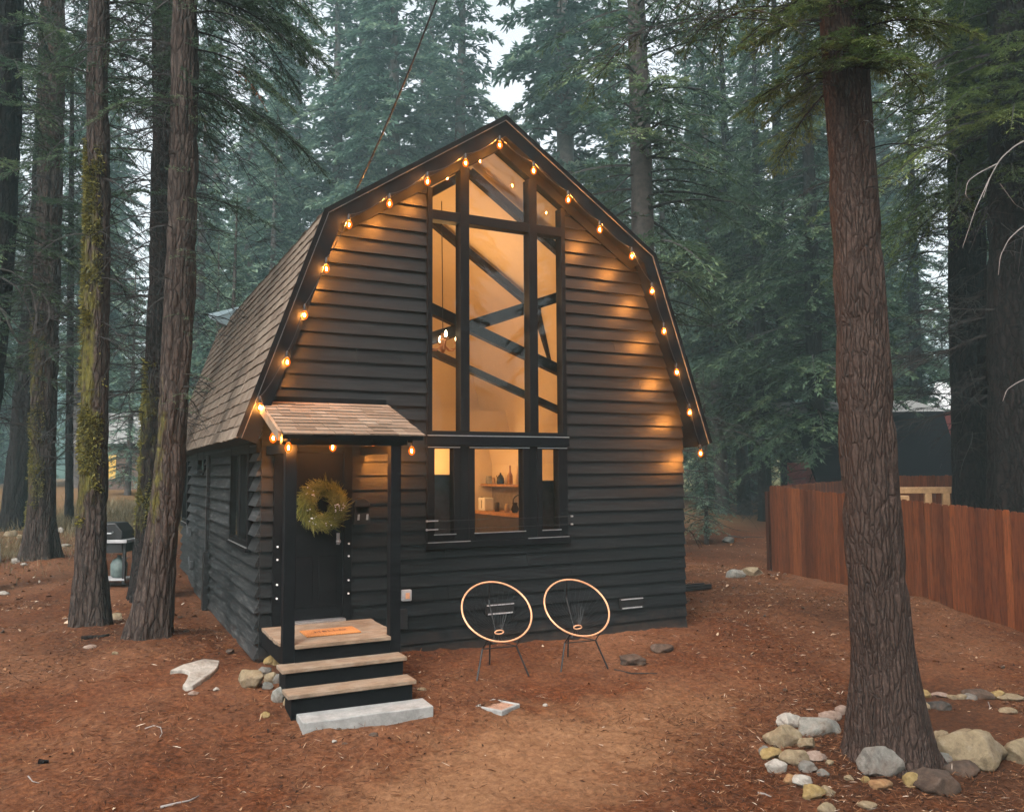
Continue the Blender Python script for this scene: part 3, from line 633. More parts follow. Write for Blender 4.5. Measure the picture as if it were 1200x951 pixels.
# ================================================================== STRING LIGHTS
sl_ = empty('string_lights', (CXH, -OH, 6.6), 'string of glowing amber bulbs along the gable edge and porch roof', 'string lights')
SLO = Vector((CXH, -OH, 6.6))
def sl_local(p): return tuple(Vector([float(q) for q in p])-SLO)
bm_b = MB(); bm_b.lathe([(.012, .0), (.024, -.015), (.039, -.05), (.040, -.07), (.029, -.097), (.007, -.112)], (0, 0, 0), 14)
bm_f = MB(); bm_f.lathe([(.002, -.042), (.005, -.05), (.007, -.06), (.005, -.07), (.002, -.078)], (0, 0, 0), 8)
bm_s = MB(); bm_s.lathe([(.006, .075), (.016, .055), (.018, .0), (.017, -.006)], (0, 0, 0), 10)
YG = -OH-.045
LEFT = [(304.5, 477), (336.4, 424), (357, 369), (382.4, 314.5), (409, 263), (456.5, 238.5), (501, 212.6), (545.7, 191), (585.7, 170)]
RIGHT = [(625.4, 200), (665.8, 234), (702.8, 269), (740.5, 300), (764, 341), (778, 388), (793, 436), (808, 483), (821, 531)]
PORCH = [(482.5, 528), (437.6, 527), (390, 523.6), (338, 524), (320, 513)]
pos = []
for p in PORCH[:4]: pos.append(onY(*p, {482.5: -.55, 437.6: -.33, 390: -.60, 338: -1.34}[p[0]]))
pos.append(onY(320, 513, -.95))
for p in LEFT+RIGHT: pos.append(onY(*p, YG))
protoB = None
for i, p in enumerate(pos):
    p = p+np.array([0, 0, .058])
    if protoB is None:
        b = bm_b.build('bulb', M_BULB, sl_, True, loc=sl_local(p)); f = bm_f.build('filament', M_FIL, b, True); s = bm_s.build('socket', M_BLACKMETAL, b, True); protoB = (b, f, s)
    else:
        b = protoB[0].copy(); COL.objects.link(b); b.location = sl_local(p)
        for o in protoB[1:]:
            c = o.copy(); COL.objects.link(c); c.parent = b
cab = []
for i, (p, q) in enumerate(zip(pos, pos[1:])):
    a, b = p+np.array([0, .0, .125]), q+np.array([0, .0, .125])
    if i == 4: b = b
    n = 9
    for k_ in range(n):
        t = k_/n; pt = a+(b-a)*t; pt[2] -= .055*4*t*(1-t)*(1 if abs(b[0]-a[0]) > .15 else .3); cab.append(sl_local(pt))
cab.append(sl_local(pos[-1]+np.array([0, 0, .125])))
q = MB(); q.tube(cab, .005, 6); q.build('cable', M_BLACKMETAL, sl_)

# ================================================================== SMALL THINGS BY THE CABIN
def chair(loc, rz, label):
    r = empty('hoop_chair', loc, label, 'chair', 'round hoop chairs by the wall', rz)
    tilt = math.radians(42); Rm = Matrix.Rotation(-tilt, 3, 'X'); cz = .71; RR = .425
    def hp(a, rad=RR, dy=0.):                              # a point of the hoop plane, facing -y
        v = Rm@Vector((rad*math.cos(a), dy, rad*math.sin(a)*.96)); return (v.x, v.y-.05, v.z+cz)
    q = MB(); q.tube([hp(2*PI*i/48) for i in range(48)], .0112, 10, 0, True); q.build('hoop', M_COPPER, r, True)
    hub = Vector((.09, .13, .43))
    q = MB()
    for i in range(34):
        a = 2*PI*i/34; p = Vector(hp(a, RR)); e = hub+Vector((.05*math.cos(a), .0, .03*math.sin(a))); m = (p+e)/2+Vector((0, .07, -.04)); q.tube([p, m, e], .0020, 4)
    q.build('cords', M_BLACKMETAL, r)
    q = MB(); q.tube([hub+Vector((.055*math.cos(a), -.01, .022*math.sin(a))) for a in [2*PI*i/20 for i in range(20)]], .009, 8, 0, True); q.build('hub_ring', M_COPPER, r, True)
    q = MB(); q.tube([hp(PI/2), (.03, .33, .78), (.07, .19, .43), (.0, .1, .31)], .008, 8); q.tube([(-.21, -.13, .305), (.21, -.13, .305), (0, .2, .33), (-.21, -.13, .305)], .007, 8); q.tube([(-.21, -.13, .305), hp(-PI/2-.5)], .007, 8); q.tube([(.21, -.13, .305), hp(-PI/2+.5)], .007, 8)
    q.build('frame', M_BLACKMETAL, r)
    for a, b in (((-.21, -.13, .305), (-.31, -.22, -.03)), ((.21, -.13, .305), (.33, -.22, -.03)), ((0, .2, .33), (0.02, .28, -.03))):
        q = MB(); q.tube([a, b], .011, 8); q.build('leg', M_BLACKMETAL, r)
    return r
def gz(x, y): return (x, y, float(g(x, y)))
chair(gz(2.52, -1.14), -.10, 'copper-rimmed hoop chair nearer the porch steps')
chair((3.64, -1.10, float(g(3.64, -1.10))-.03), -.09, 'copper-rimmed hoop chair farther from the steps beside the flat brown stone')
wr = empty('wreath', (.70, -.10, 1.765), 'yellow-green evergreen wreath with cream berries on the black door', 'wreath')
rw_ = np.random.RandomState(5); V = []; Q = []; TT = []
for i in range(6000):
    a = rw_.uniform(0, 2*PI); rr = .20+rw_.normal(0, .038); tz = rw_.normal(0, .028); b = np.array([rr*math.cos(a), tz-.02, rr*math.sin(a)])
    out = np.array([math.cos(a), 0, math.sin(a)]); tan = np.array([-math.sin(a), 0, math.cos(a)])
    d = tan*rw_.uniform(.3, 1)+out*rw_.normal(.25, .65)+np.array([0, rw_.uniform(-.75, .1), 0]); d /= np.linalg.norm(d); ln = rw_.uniform(.055, .115); w = np.cross(d, rw_.normal(size=3)); w = w/np.linalg.norm(w)*.0042
    n0 = len(V); V += [b-w, b+w, b+d*ln+w*.3, b+d*ln-w*.3]; Q.append((n0, n0+1, n0+2, n0+3)); TT += [min(1, max(0, .5+.35*math.sin(a*3+1)*.6+rw_.normal(0, .2)))]*4
link('foliage', mkmesh('foliage', V, Q, None, TT, False, [M_WREATH]), wr)
q = MB()
for (ba, n) in ((2.35, 9), (-.02, 12), (-.35, 8), (-2.2, 10), (-1.35, 5), (3.3, 3)):
    for i in range(n):
        a = ba+rw_.normal(0, .12); rr = .21+rw_.normal(0, .03); q.lathe([(.002, -.009), (.009, -.003), (.009, .004), (.002, .009)], (rr*math.cos(a), -.075+rw_.normal(0, .01), rr*math.sin(a)), 8)
q.build('berries', M_WHITEP, wr, True)
q = MB(); q.box((0, 0, 0), (.60, .36, .016)); dm = tag(q.build('doormat', plain('rust_coir', (.42, .165, .048), .95, 0, 60, .4), None, bevel=.004, loc=(.34, -.98, .382)), 'rust-orange doormat lettered HELLO on the porch boards', 'doormat')
tc = bpy.data.curves.new('lettering', 'FONT'); tc.body = 'HELLO'; tc.size = .11; tc.align_x = 'CENTER'; tc.align_y = 'CENTER'; tc.extrude = .0012; tc.space_character = 1.15
tmp = bpy.data.objects.new('lettering', tc); COL.objects.link(tmp); bpy.context.view_layer.update()
lm = bpy.data.meshes.new_from_object(tmp.evaluated_get(bpy.context.evaluated_depsgraph_get())); bpy.data.objects.remove(tmp); lm.materials.clear(); lm.materials.append(plain('faded_print', (.13, .055, .03), .9)); link('lettering', lm, dm, (.30, .19, .0178))
q = MB(); n = 14; V = []
for i in range(n+1):
    x = 1.29*i/n
    j = lambda s: float(vnoise(x*3, s, 0, 21))*.006
    V += [(x, .0+j(1), 0), (x, .34+j(2), 0), (x, .34+j(3), .155+j(4)*.5), (x, .0+j(5), .155+j(6)*.5)]
F = [(0, 3, 2, 1), (n*4, n*4+1, n*4+2, n*4+3)]
for i in range(n):
    a, b = 4*i, 4*i+4; F += [(a, a+1, b+1, b), (a+1, a+2, b+2, b+1), (a+2, a+3, b+3, b+2), (a+3, a, b, b+3)]
q.add(V, F); o = q.build('concrete_step', M_CONC, None, bevel=.008, loc=(.04, -2.15, -.325)); o.rotation_euler = (0, 0, -.03); tag(o, 'grey concrete block forming the lowest step of the porch', 'step')
o = empty('utility_cover', gz(2.06, -2.14), 'small square ground cover with a white rim set in the dirt', 'utility cover', rz=.5); o.location.z += .018
q = MB(); q.box((-.13, -.14, -.06), (.13, .14, .008)); q.build('lid', plain('dusty_lid', (.27, .16, .11), .9, 0, 25, .4), o)
q = MB(); q.box((-.165, -.175, -.07), (-.131, .175, .02)); q.box((.131, -.175, -.07), (.165, .175, .02)); q.box((-.131, -.175, -.07), (.131, -.141, .02)); q.box((-.131, .141, -.07), (.131, .175, .02)); q.build('rim', M_CONC, o, bevel=.012)
P2, _ = G(820, 690); q = MB(); q.box((-.45, -.12, 0), (.35, .12, .045)); q.box((-.45, -.12, .0455), (.35, -.085, .10)); q.box((-.45, .085, .0455), (.35, .12, .10)); o = q.build('splash_block', M_BLACKMETAL, None, bevel=.008, loc=P2); o.location.x -= .15; tag(o, 'black gutter splash tray lying on the dirt past the cabin corner', 'splash tray')
# overhead cable
e0, e1 = np.array([1.02, -.30, 5.62]), far(517, -14, 9.0); pts = [e0+(e1-e0)*t+np.array([0, 0, -.16*4*t*(1-t)*.5]) for t in np.linspace(0, 1.6, 26)]
q = MB(); q.tube(pts, .011, 8); tag(q.build('power_cable', M_BLACKMETAL), 'thick black overhead cable running up from the left roof edge', 'cable')
# ================================================================== GROUND
def axis(c, near, far_, n):
    t = np.linspace(-1, 1, n); k = 5.5; s = np.sinh(k*t)/np.sinh(k); return c+s*far_
gx = axis(2.2, 0, 330, 860); gy = axis(-4.2, 0, 330, 860)
XX, YY = np.meshgrid(gx, gy); ZZ = g(XX, YY)
near_ = np.clip(1-(np.hypot(XX-2, YY)-6)/40, .25, 1)
ZZ = ZZ+near_*(  .018*fbm(XX*.55, YY*.55, 0, 3, 3)+.020*fbm(XX*2.3, YY*2.3, 0, 9, 3)+.013*fbm(XX*7, YY*7, 0, 15, 3)+.005*fbm(XX*19, YY*19, 0, 17, 2))-.01
ZZ -= .05*np.exp(-((np.abs(XX-W/2)-W/2).clip(0)**2+(np.abs(YY-4.6)-4.6).clip(0)**2)/.3)
ZZ += .16*np.exp(-((XX+.3)**2/1.2+(YY+.2)**2/1.4))*np.clip((XX+2)/1.5, 0, 1)*0
for tx, ty, tr, th in ((-1.75, 2.72, .9, .16), (-1.05, 1.45, 1.0, .2), (4.93, -4.6, 1.0, .10), (-2.6, 10.3, 1.3, .2), (-3.5, 15.4, 1.4, .25)): ZZ += th*np.exp(-((XX-tx)**2+(YY-ty)**2)/(tr*tr)*1.6)*.7
ny, nx = XX.shape; idx = np.arange(ny*nx).reshape(ny, nx)
Qg = np.stack([idx[:-1, :-1], idx[:-1, 1:], idx[1:, 1:], idx[1:, :-1]], -1).reshape(-1, 4)
gme = mkmesh('ground', np.stack([XX, YY, ZZ], -1), Qg, None, None, True, [M_GROUND])
DIRT = np.zeros_like(XX)                                 # bare trodden soil (+) and darker patches (-)
for (px_, py_, rx_, ry_, am) in ((2.2, -3.2, 1.9, 1.2, .9), (4.8, -2.6, 1.6, 1.0, .6), (.2, -4.2, 1.6, .9, .7), (7.4, 1.6, 1.2, 3.0, .6), (-2.2, -1.6, 1.2, .9, .45), (1.2, -5.6, 1.2, .8, .4), (4.9, -4.7, 1.1, .9, -.8), (6.6, -3.6, 1.9, 1.3, -.55), (8.6, -.5, 2.0, 1.6, -.45), (-2.3, -4.3, 1.0, .7, -.75), (-1.4, 1.9, 1.3, 1.1, -.4), (12, 9, 5, 3, -.5), (9.5, 3.5, 2, 2, -.3)):
    DIRT += am*(.85 if am > 0 else 1.)*np.exp(-(((XX-px_)/rx_)**2+((YY-py_)/ry_)**2))
at_ = gme.attributes.new('dirt', 'FLOAT', 'POINT'); at_.data.foreach_set('value', DIRT.astype(np.float32).ravel())
tag(link('ground', gme), kind='structure')
def gsurf(x, y):                                         # height of the built surface
    i = np.clip(np.searchsorted(gy, y)-1, 0, ny-2); j = np.clip(np.searchsorted(gx, x)-1, 0, nx-2)
    u = (x-gx[j])/(gx[j+1]-gx[j]); v = (y-gy[i])/(gy[i+1]-gy[i])
    return (ZZ[i, j]*(1-u)+ZZ[i, j+1]*u)*(1-v)+(ZZ[i+1, j]*(1-u)+ZZ[i+1, j+1]*u)*v
# needles, bark chips and cones lying about
rl = np.random.RandomState(11)
def litter(name, n, xr, yr, lr, wr_, up, tintf, clump=.5):
    x = rl.uniform(*xr, n); y = rl.uniform(*yr, n)
    keep = (fbm(x*.7, y*.7, 0, 31, 3) > rl.uniform(-1.6, 1.0, n)*clump) & ~((x > -.1) & (x < W+.1) & (y > -.1) & (y < L)) & (rl.rand(n) > np.clip(1.1*DIRT[np.clip(np.searchsorted(gy, y), 0, ny-1), np.clip(np.searchsorted(gx, x), 0, nx-1)], 0, .85))
    x, y = x[keep], y[keep]; n = len(x); z = gsurf(x, y)
    a = rl.uniform(0, 2*PI, n); el = rl.normal(0, .22, n); ln = rl.uniform(*lr, n); w = rl.uniform(*wr_, n)*.5
    d = np.stack([np.cos(a)*np.cos(el), np.sin(a)*np.cos(el), np.sin(el)], 1)*ln[:, None]
    s = np.stack([-np.sin(a), np.cos(a), rl.normal(0, .45, n)], 1)*w[:, None]; b = np.stack([x, y, z+np.abs(np.sin(el))*ln*.3+up], 1)
    mid = b+d*.5+np.stack([0*w, 0*w, w*.6], 1)
    V = np.stack([b-s*.4, mid-s, b+d-s*.3, b+d+s*.3, mid+s, b+s*.4], 1).reshape(-1, 3); q = np.arange(n)[:, None]*6
    Q = np.concatenate([q+np.array([0, 1, 4, 5]), q+np.array([1, 2, 3, 4])]); t = np.repeat(np.clip(tintf(n), 0, 1), 6)
    tag(link(name, mkmesh(name, V, Q, None, t, False, [M_LITTER])), kind='stuff')
litter('needle_litter', 260000, (-6, 12), (-9.0, 6), (.03, .10), (.003, .008), .004, lambda n: rl.normal(.42, .25, n))
litter('needle_litter', 26000, (2.6, 8.4), (-7.2, -2.6), (.03, .09), (.004, .009), .008, lambda n: rl.normal(.40, .27, n), .2)
litter('bark_chips', 30000, (-9, 15), (-9.5, 15), (.015, .05), (.008, .03), .004, lambda n: np.where(rl.rand(n) < .07, rl.uniform(.85, 1, n), rl.normal(.38, .24, n)))
litter('wood_chips', 1500, (6, 17), (-4, 14), (.03, .10), (.015, .05), .006, lambda n: rl.normal(.72, .2, n), .4)
litter('fallen_leaves', 2400, (-12, 3), (3, 22), (.05, .14), (.02, .06), .006, lambda n: rl.normal(.72, .2, n), .4)
def grass(name, n, cx_, cy_, rx, ry, hr, w, tintf, m):
    x = rl.normal(cx_, rx, n); y = rl.normal(cy_, ry, n); z = gsurf(x, y); h = rl.uniform(*hr, n); a = rl.uniform(0, 2*PI, n); b = np.stack([x, y, z-.01], 1)
    s = np.stack([np.cos(a), np.sin(a), 0*a], 1)*w; top = b+np.stack([rl.normal(0, .35, n)*h, rl.normal(0, .35, n)*h, h], 1)
    V = np.stack([b-s, b+s, top+s*.2, top-s*.2], 1).reshape(-1, 3); Q = np.arange(n*4).reshape(-1, 4)
    return tag(link(name, mkmesh(name, V, Q, None, np.repeat(np.clip(tintf(n), 0, 1), 4), False, [m])), kind='stuff')
M_DRY = needles('dry_grass_blades', (.055, .042, .020), (.14, .108, .055), (.24, .20, .115), .3)
M_MEADOW = needles('pale_meadow_grass', (.13, .14, .05), (.26, .27, .10), (.40, .38, .18), .3)
grass('dry_grass', 9000, -1.6, 17.5, 1.5, 1.3, (.1, .42), .008, lambda n: rl.normal(.5, .25, n), M_DRY)
grass('dry_grass', 7000, -.4, 21.5, 1.2, 2.0, (.1, .35), .008, lambda n: rl.normal(.4, .25, n), M_DRY)
grass('dry_grass', 5000, -3.9, 12.5, 1.0, 1.6, (.05, .2), .006, lambda n: rl.normal(.5, .25, n), M_DRY)
# the bright clearing far behind on the right
mx = np.linspace(30, 120, 40); my = np.linspace(28, 110, 40); MX, MY = np.meshgrid(mx, my); dd = (MX*.45+MY*.89)
MZ = np.clip((dd-50)*.055, -.5, 4)+.25*fbm(MX*.1, MY*.1, 0, 4, 3)
ii_ = np.arange(1600).reshape(40, 40); m_, nt_, b_ = mat('meadow_grass', .95, .1); n_ = noise(nt_, coords(nt_, (1, 1, 1), True), .6, 8, .7)
nt_.links.new(ramp(nt_, n_, [(.3, (.16, .15, .06)), (.7, (.40, .37, .18))]), b_.inputs['Base Color'])
tag(link('meadow', mkmesh('meadow', np.stack([MX, MY, MZ], -1), np.stack([ii_[:-1, :-1], ii_[:-1, 1:], ii_[1:, 1:], ii_[1:, :-1]], -1).reshape(-1, 4), None, None, True, [m_])), kind='structure')
# forested hills all round, far off
na, nr = 160, 16; A = np.linspace(0, 2*PI, na, endpoint=False); Rr = np.linspace(130, 300, nr); AA, RR_ = np.meshgrid(A, Rr)
HX, HY = RR_*np.cos(AA), RR_*np.sin(AA)
HZ = (RR_-130)/170*(32+9*vnoise(np.cos(AA)*2.2, np.sin(AA)*2.2, 0, 6))+3*fbm(HX*.05, HY*.05, 0, 8, 4)*np.clip((RR_-130)/40, 0, 1)-1
hi = np.arange(na*nr).reshape(nr, na); hj = np.roll(hi, -1, 1)
m_, nt_, b_ = mat('far_forest_slope', .95, .05); n_ = noise(nt_, coords(nt_, (1, 1, .35), True), .22, 8, .75)
nt_.links.new(ramp(nt_, n_, [(.35, (.012, .024, .020)), (.65, (.05, .08, .06))]), b_.inputs['Base Color'])
tag(link('hills', mkmesh('hills', np.stack([HX, HY, HZ], -1), np.stack([hi[:-1], hj[:-1], hj[1:], hi[1:]], -1).reshape(-1, 4), None, None, True, [m_])), kind='structure')

# ================================================================== ROCKS
import bmesh
_bm = bmesh.new(); bmesh.ops.create_icosphere(_bm, subdivisions=4, radius=1.); _bm.verts.ensure_lookup_table()
ICO_V = np.array([v.co[:] for v in _bm.verts]); ICO_T = np.array([[v.index for v in f.verts] for f in _bm.faces]); _bm.free()
def rock_mesh(seed, sx, sy, sz, angular, m):
    rr = np.random.RandomState(seed); V = ICO_V.copy()
    for i in range(int(angular*12)+4):
        n = rr.normal(size=3); n /= np.linalg.norm(n); d = rr.uniform(.58, .86); k = V@n-d; V = V-np.outer(np.clip(k, 0, None), n)*.92
    V = V*(1+.12*fbm(V[:, 0]*1.3+seed, V[:, 1]*1.3, V[:, 2]*1.3, seed % 50, 4)[:, None]+.035*fbm(V[:, 0]*5+seed, V[:, 1]*5, V[:, 2]*5, seed % 37, 3)[:, None])*np.array([sx, sy, sz])
    return mkmesh('rock', V, None, ICO_T, None, True, [m])
def rock(px, py, w, h, kind, label, ang=.6, group='rocks lying in the yard', seed=None, sink=.30, name='rock', rz=None):
    seed = int(px*7+py*13) % 9973 if seed is None else seed
    p, s = G(px, py+h*.38); k = s/FPX*.5; sx = w*k; sz = max(h*k*.95, .35*sx*.6 if h/w < .5 else .3*sx); sy = sx*random.Random(seed).uniform(.7, .95)
    o = link(name, rock_mesh(seed, sx*1.06, sy, sz, ang, ST[kind]), None, (p[0]+RT[0]*0, p[1]+sy*.35, float(gsurf(p[0], p[1]+sy*.35))+sz*(1-2*sink)*.9))
    o.rotation_euler = (0, 0, -_y+random.Random(seed).uniform(-.25, .25) if rz is None else rz); return tag(o, label, 'rock', group)
RG = 'ring of stones round the right tree'
for r_ in [
 (1149, 873, 84, 62, 'tan', 'largest tan boulder right of the near right trunk', 1.4), (1112, 868, 36, 44, 'tan', 'tan rock wedged between the near right trunk and the largest boulder', 1.1),
 (1197, 880, 36, 38, 'tan', 'tan boulder just right of the largest boulder', 1.),
 (1037, 897, 46, 40, 'grey', 'smooth round grey boulder leaning on the foot of the near right trunk', .5), (1107, 914, 56, 36, 'brown', 'grey-brown boulder in front of the largest tan boulder', 1.1),
 (1108, 894, 29, 15, 'slate', 'flat blue-grey stone atop the grey-brown boulder', .5), (1137, 903, 44, 19, 'brown', 'flat layered brown stone before the largest boulder', 1.2),
 (1075, 917, 25, 20, 'yellow', 'round yellow stone right of the smooth grey boulder', .5), (1036.5, 920.5, 24, 14, 'orange', 'orange oval stone in front of the smooth grey boulder', .3),
 (1020, 943.5, 22, 10, 'tan', 'flat pale tan stone lowest in front of the near right trunk', .4), (970.7, 946, 18, 14, 'tan', 'small tan stone nearest the camera below the stone ring', .5),
 (922, 862, 40, 38, 'tan', 'angular tan boulder at the left end of the stone ring', 1.3), (928, 845, 32, 20, 'white', 'pale rock behind the angular tan boulder', 1.), (964, 851, 54, 27, 'teal', 'grey-green lichen-spotted boulder left of the near right trunk', 1.2),
 (974.7, 838, 32, 12, 'pink', 'flat pinkish stone behind the grey-green boulder', .9), (990, 830, 16, 11, 'pink', 'small pinkish stone against the left side of the near right trunk', .7),
 (949, 875, 21, 16, 'tan', 'light tan stone below the grey-green boulder', .7), (934.7, 887, 31, 21, 'tan', 'rounded tan stone just below the angular tan boulder', .5),
 (911.5, 896, 25, 20, 'white', 'pointed pale grey stone at the lower left of the ring', 1.1), (909, 883, 28, 16, 'yellow', 'olive-tan stone left of the rounded tan stone', .6), (899, 879, 14, 14, 'grey', 'small grey stone at the far left edge of the ring', .5),
 (960, 889, 25, 12, 'pink', 'flat light stone right of the rounded tan stone', .8), (949, 901, 20, 14, 'grey', 'small grey-brown cobble inside the ring below the flat light stone', .4), (966, 906, 13, 11, 'grey', 'smallest grey cobble beside the grey-brown cobble', .4),
 (974, 897, 10, 8, 'tan', 'tiny tan pebble inside the stone ring', .4), (928, 909, 15, 14, 'orange', 'small orange-tan stone at the lower left of the ring', .6), (942, 913, 22, 15, 'white', 'pale oval stone below the rounded tan stone', .4),
 (954.7, 926, 28, 18, 'yellow', 'yellowish oval stone near the lower end of the ring', .4), (971, 925, 22, 15, 'tan', 'tan stone touching the right of the yellowish oval', .6), (996, 913, 10, 8, 'tan', 'tiny pale stone before the left side of the trunk foot', .4), (1015.5, 916, 12, 9, 'yellow', 'small yellow stone left of the orange oval stone', .6),
 (1085, 811.5, 15, 12, 'yellow', 'yellow stone just right of the near trunk in the back row', .9), (1086.7, 826, 10, 11, 'tan', 'small tan stone behind the near right trunk', .6), (1102.7, 825, 29, 12, 'dark', 'flat dark stone in the back row of the ring', .7),
 (1104, 812.5, 17, 8, 'pink', 'light oval stone above the flat dark stone', .3), (1118, 815, 14, 7, 'tan', 'small tan oval right of the light oval stone', .3), (1129, 815.5, 12, 8, 'tan', 'small tan cobble midway along the back row', .3), (1140, 815, 18, 9, 'grey', 'low grey stone in front of the brown back-row rock', .6),
 (1148, 808.5, 34, 17, 'brown', 'grey-brown rock standing highest in the back row', 1.), (1170.7, 810, 19, 13, 'yellow', 'angular yellowish stone right of the grey-brown back-row rock', 1.1), (1188, 815, 26, 8, 'tan', 'long tan stone at the right end of the back row', .5), (1182.7, 831.5, 19, 9, 'tan', 'pale oval stone lying alone before the back row', .3)]:
    rock(r_[0], r_[1], r_[2]*1.1, r_[3]*1.1, r_[4], r_[5], r_[6], RG)
PG = 'stones piled beside the porch'
for r_ in [(293, 794, 34, 32, 'tan', 'large tan boulder beside the porch steps', 1.), (309.5, 781, 19, 18, 'grey', 'grey-tan stone behind the large porch boulder', .8), (315, 768, 13, 15, 'yellow', 'left one of two yellowish cobbles against the porch post', .4), (325, 769, 14, 16, 'yellow', 'right one of two yellowish cobbles against the porch post', .4),
 (318, 789, 18, 22, 'tan', 'tall tan stone leaning on the upper step', .5), (327, 792, 12, 20, 'grey', 'grey stone pressed against the upper step riser', .6), (313, 802, 15, 12, 'slate', 'small blue-grey stone before the tall tan stone', .7), (328, 814, 19, 24, 'teal', 'grey-green stone leaning on the lower step riser', .6), (336, 823, 8, 14, 'tan', 'narrow tan stone at the left end of the concrete block', .4), (311, 838, 12, 8, 'yellow', 'small yellow stone alone before the concrete block', .6)]:
    rock(r_[0], r_[1], r_[2], r_[3], r_[4], r_[5], r_[6], PG)
YG_ = 'rocks lying in the yard'
for r_ in [(864, 668.6, 25, 18, 'teal', 'grey-green rock of the pair before the fence corner', 1.), (884, 666.5, 25, 16, 'tan', 'tan rock of the pair before the fence corner', .8), (856, 631, 18, 11, 'slate', 'blue-grey rock lying between cabin and fence', 1.),
 (11, 629, 17, 10, 'tan', 'tan rock at the foot of the leaning left trunk', .6), (17, 661, 11, 8, 'white', 'pale stone left of the thick mossy trunk foot', .8), (28, 664.5, 8, 5, 'white', 'small pale stone touching the thick mossy trunk foot', .5), (23.5, 631, 9, 7, 'tan', 'small tan stone between the two left trunks', .5),
 (76, 637.6, 14, 5, 'white', 'flat pale stone right of the thick mossy trunk', .6), (70, 623, 12, 9, 'white', 'pale rock in the dry brush behind the mossy trunk', .7), (88, 619, 14, 9, 'white', 'pale rock right of the dry brush', .7), (145, 627, 18, 8, 'white', 'flat pale rock behind the barbecue', .6), (150, 634, 11, 7, 'tan', 'tan rock just behind the barbecue', .7), (144, 654, 12, 6, 'white', 'pale flat stone right of the barbecue', .6),
 (137, 724, 16, 12, 'tan', 'tan rock between the two mossy foreground trunks', .6), (106, 762, 17, 6, 'pink', 'flat pinkish stone before the left foreground trunk', .6), (134, 770, 8, 5, 'tan', 'tiny tan stone left of the white flagstone', .5), (4, 693, 14, 6, 'white', 'flat white stone at the left edge of the yard', .5), (227, 812, 13, 6, 'pink', 'small pinkish stone in front of the white flagstone', .7), (253, 809, 8, 5, 'white', 'small white pebble right of the white flagstone', .6), (392, 867, 7, 5, 'white', 'small white pebble in front of the concrete block', .5),
 (640, 825, 7, 5, 'white', 'small white pebble right of the ground cover', .4), (495, 808, 12, 5, 'tan', 'flat tan chip of stone beside the lower step', .6), (909, 635, 9, 5, 'white', 'white pebble at the fence corner foot', .5)]:
    rock(r_[0], r_[1], r_[2], r_[3], r_[4], r_[5], r_[6], YG_)
rock(745, 770, 44, 19, 'brown', 'flat layered brown stone right of the hoop chairs', 1.6); rock(781, 757, 32, 16, 'brown', 'smaller brown stone block near the cabin wall', 1.6)
# white flagstone
out = [(199, 789), (215, 783), (238, 777), (250, 773), (257, 774), (255, 783), (247, 792), (237, 799), (226, 806), (218, 807), (214, 804), (218, 797), (222, 790), (214, 788)]
pp = [G(*q)[0] for q in out]; c0 = sum(pp)/len(pp); q = MB(); n = len(pp)
top = [(p[0]-c0[0], p[1]-c0[1], float(gsurf(p[0], p[1]))-c0[2]+.045) for p in pp]; q.add(top+[(a*1.04, b*1.04, c-.10) for a, b, c in top], [tuple(range(n)), tuple(range(2*n-1, n-1, -1))]+[(i, i+n, (i+1) % n+n, (i+1) % n) for i in range(n)])
tag(q.build('flagstone', ST['white'], None, bevel=.012, loc=c0), 'white boomerang-shaped flagstone lying on the brown dirt', 'flagstone')
def stick(pts, r, label, m=M_TWIG):
    P = [G(*p)[0] for p in pts]; P = [np.array([p[0], p[1], float(gsurf(p[0], p[1]))+r*.8]) for p in P]; c = P[0]
    q = MB(); q.tube([p-c for p in P], [r*(1-.5*i/(len(P)-1)) for i in range(len(P))], 7); tag(q.build('stick', m, None, True, loc=c), label, 'stick', 'sticks lying on the ground')
stick([(95, 756), (106, 755), (117, 756), (128, 755)], .03, 'dark fallen branch lying before the left foreground trunk', M_BARKD)
stick([(170, 850), (180, 851), (188, 855), (190, 861), (187, 866)], .006, 'pale curled twig on the bare dirt left of the steps', M_TWIGP); stick([(188, 946), (205, 943), (222, 938), (233, 933)], .010, 'straight pale stick in the near left dirt', M_TWIGP)
stick([(853, 628), (870, 630), (885, 629), (896, 630)], .02, 'thin dark stick beside the blue-grey rock', M_TWIG); stick([(720, 783), (740, 787), (760, 786), (770, 788)], .010, 'short dark stick before the flat layered brown stone')
stick([(33, 911), (38, 917), (46, 919)], .006, 'short pale twig in the near left corner', M_TWIGP); stick([(45, 893), (57, 893)], .022, 'short dark piece of bark in the near left corner', M_BARKD); stick([(1158, 821), (1160, 826), (1159, 831)], .006, 'pale bent twig before the back row of stones', M_TWIGP); stick([(888, 929), (896, 930), (904, 933)], .009, 'pale short stick left of the stone ring', M_TWIGP)
for r_ in [(437, 861, 14, 'dark fallen cone against the front of the concrete block'), (404, 871, 8, 'small dark cone left of the concrete block front'), (270, 763, 12, 'dark cone at the foot of the left cabin wall')]:
    p, s = G(r_[0], r_[1]); o = link('pine_cone', rock_mesh(r_[0], r_[2]*s/FPX*.5, r_[2]*s/FPX*.3, r_[2]*s/FPX*.22, .4, ST['brown']), None, p); tag(o, r_[3], 'cone', 'fallen cones')
rc = random.Random(6); cm_ = [rock_mesh(900+i, .032+.006*i, .022, .02, .2, ST['brown']) for i in range(4)]
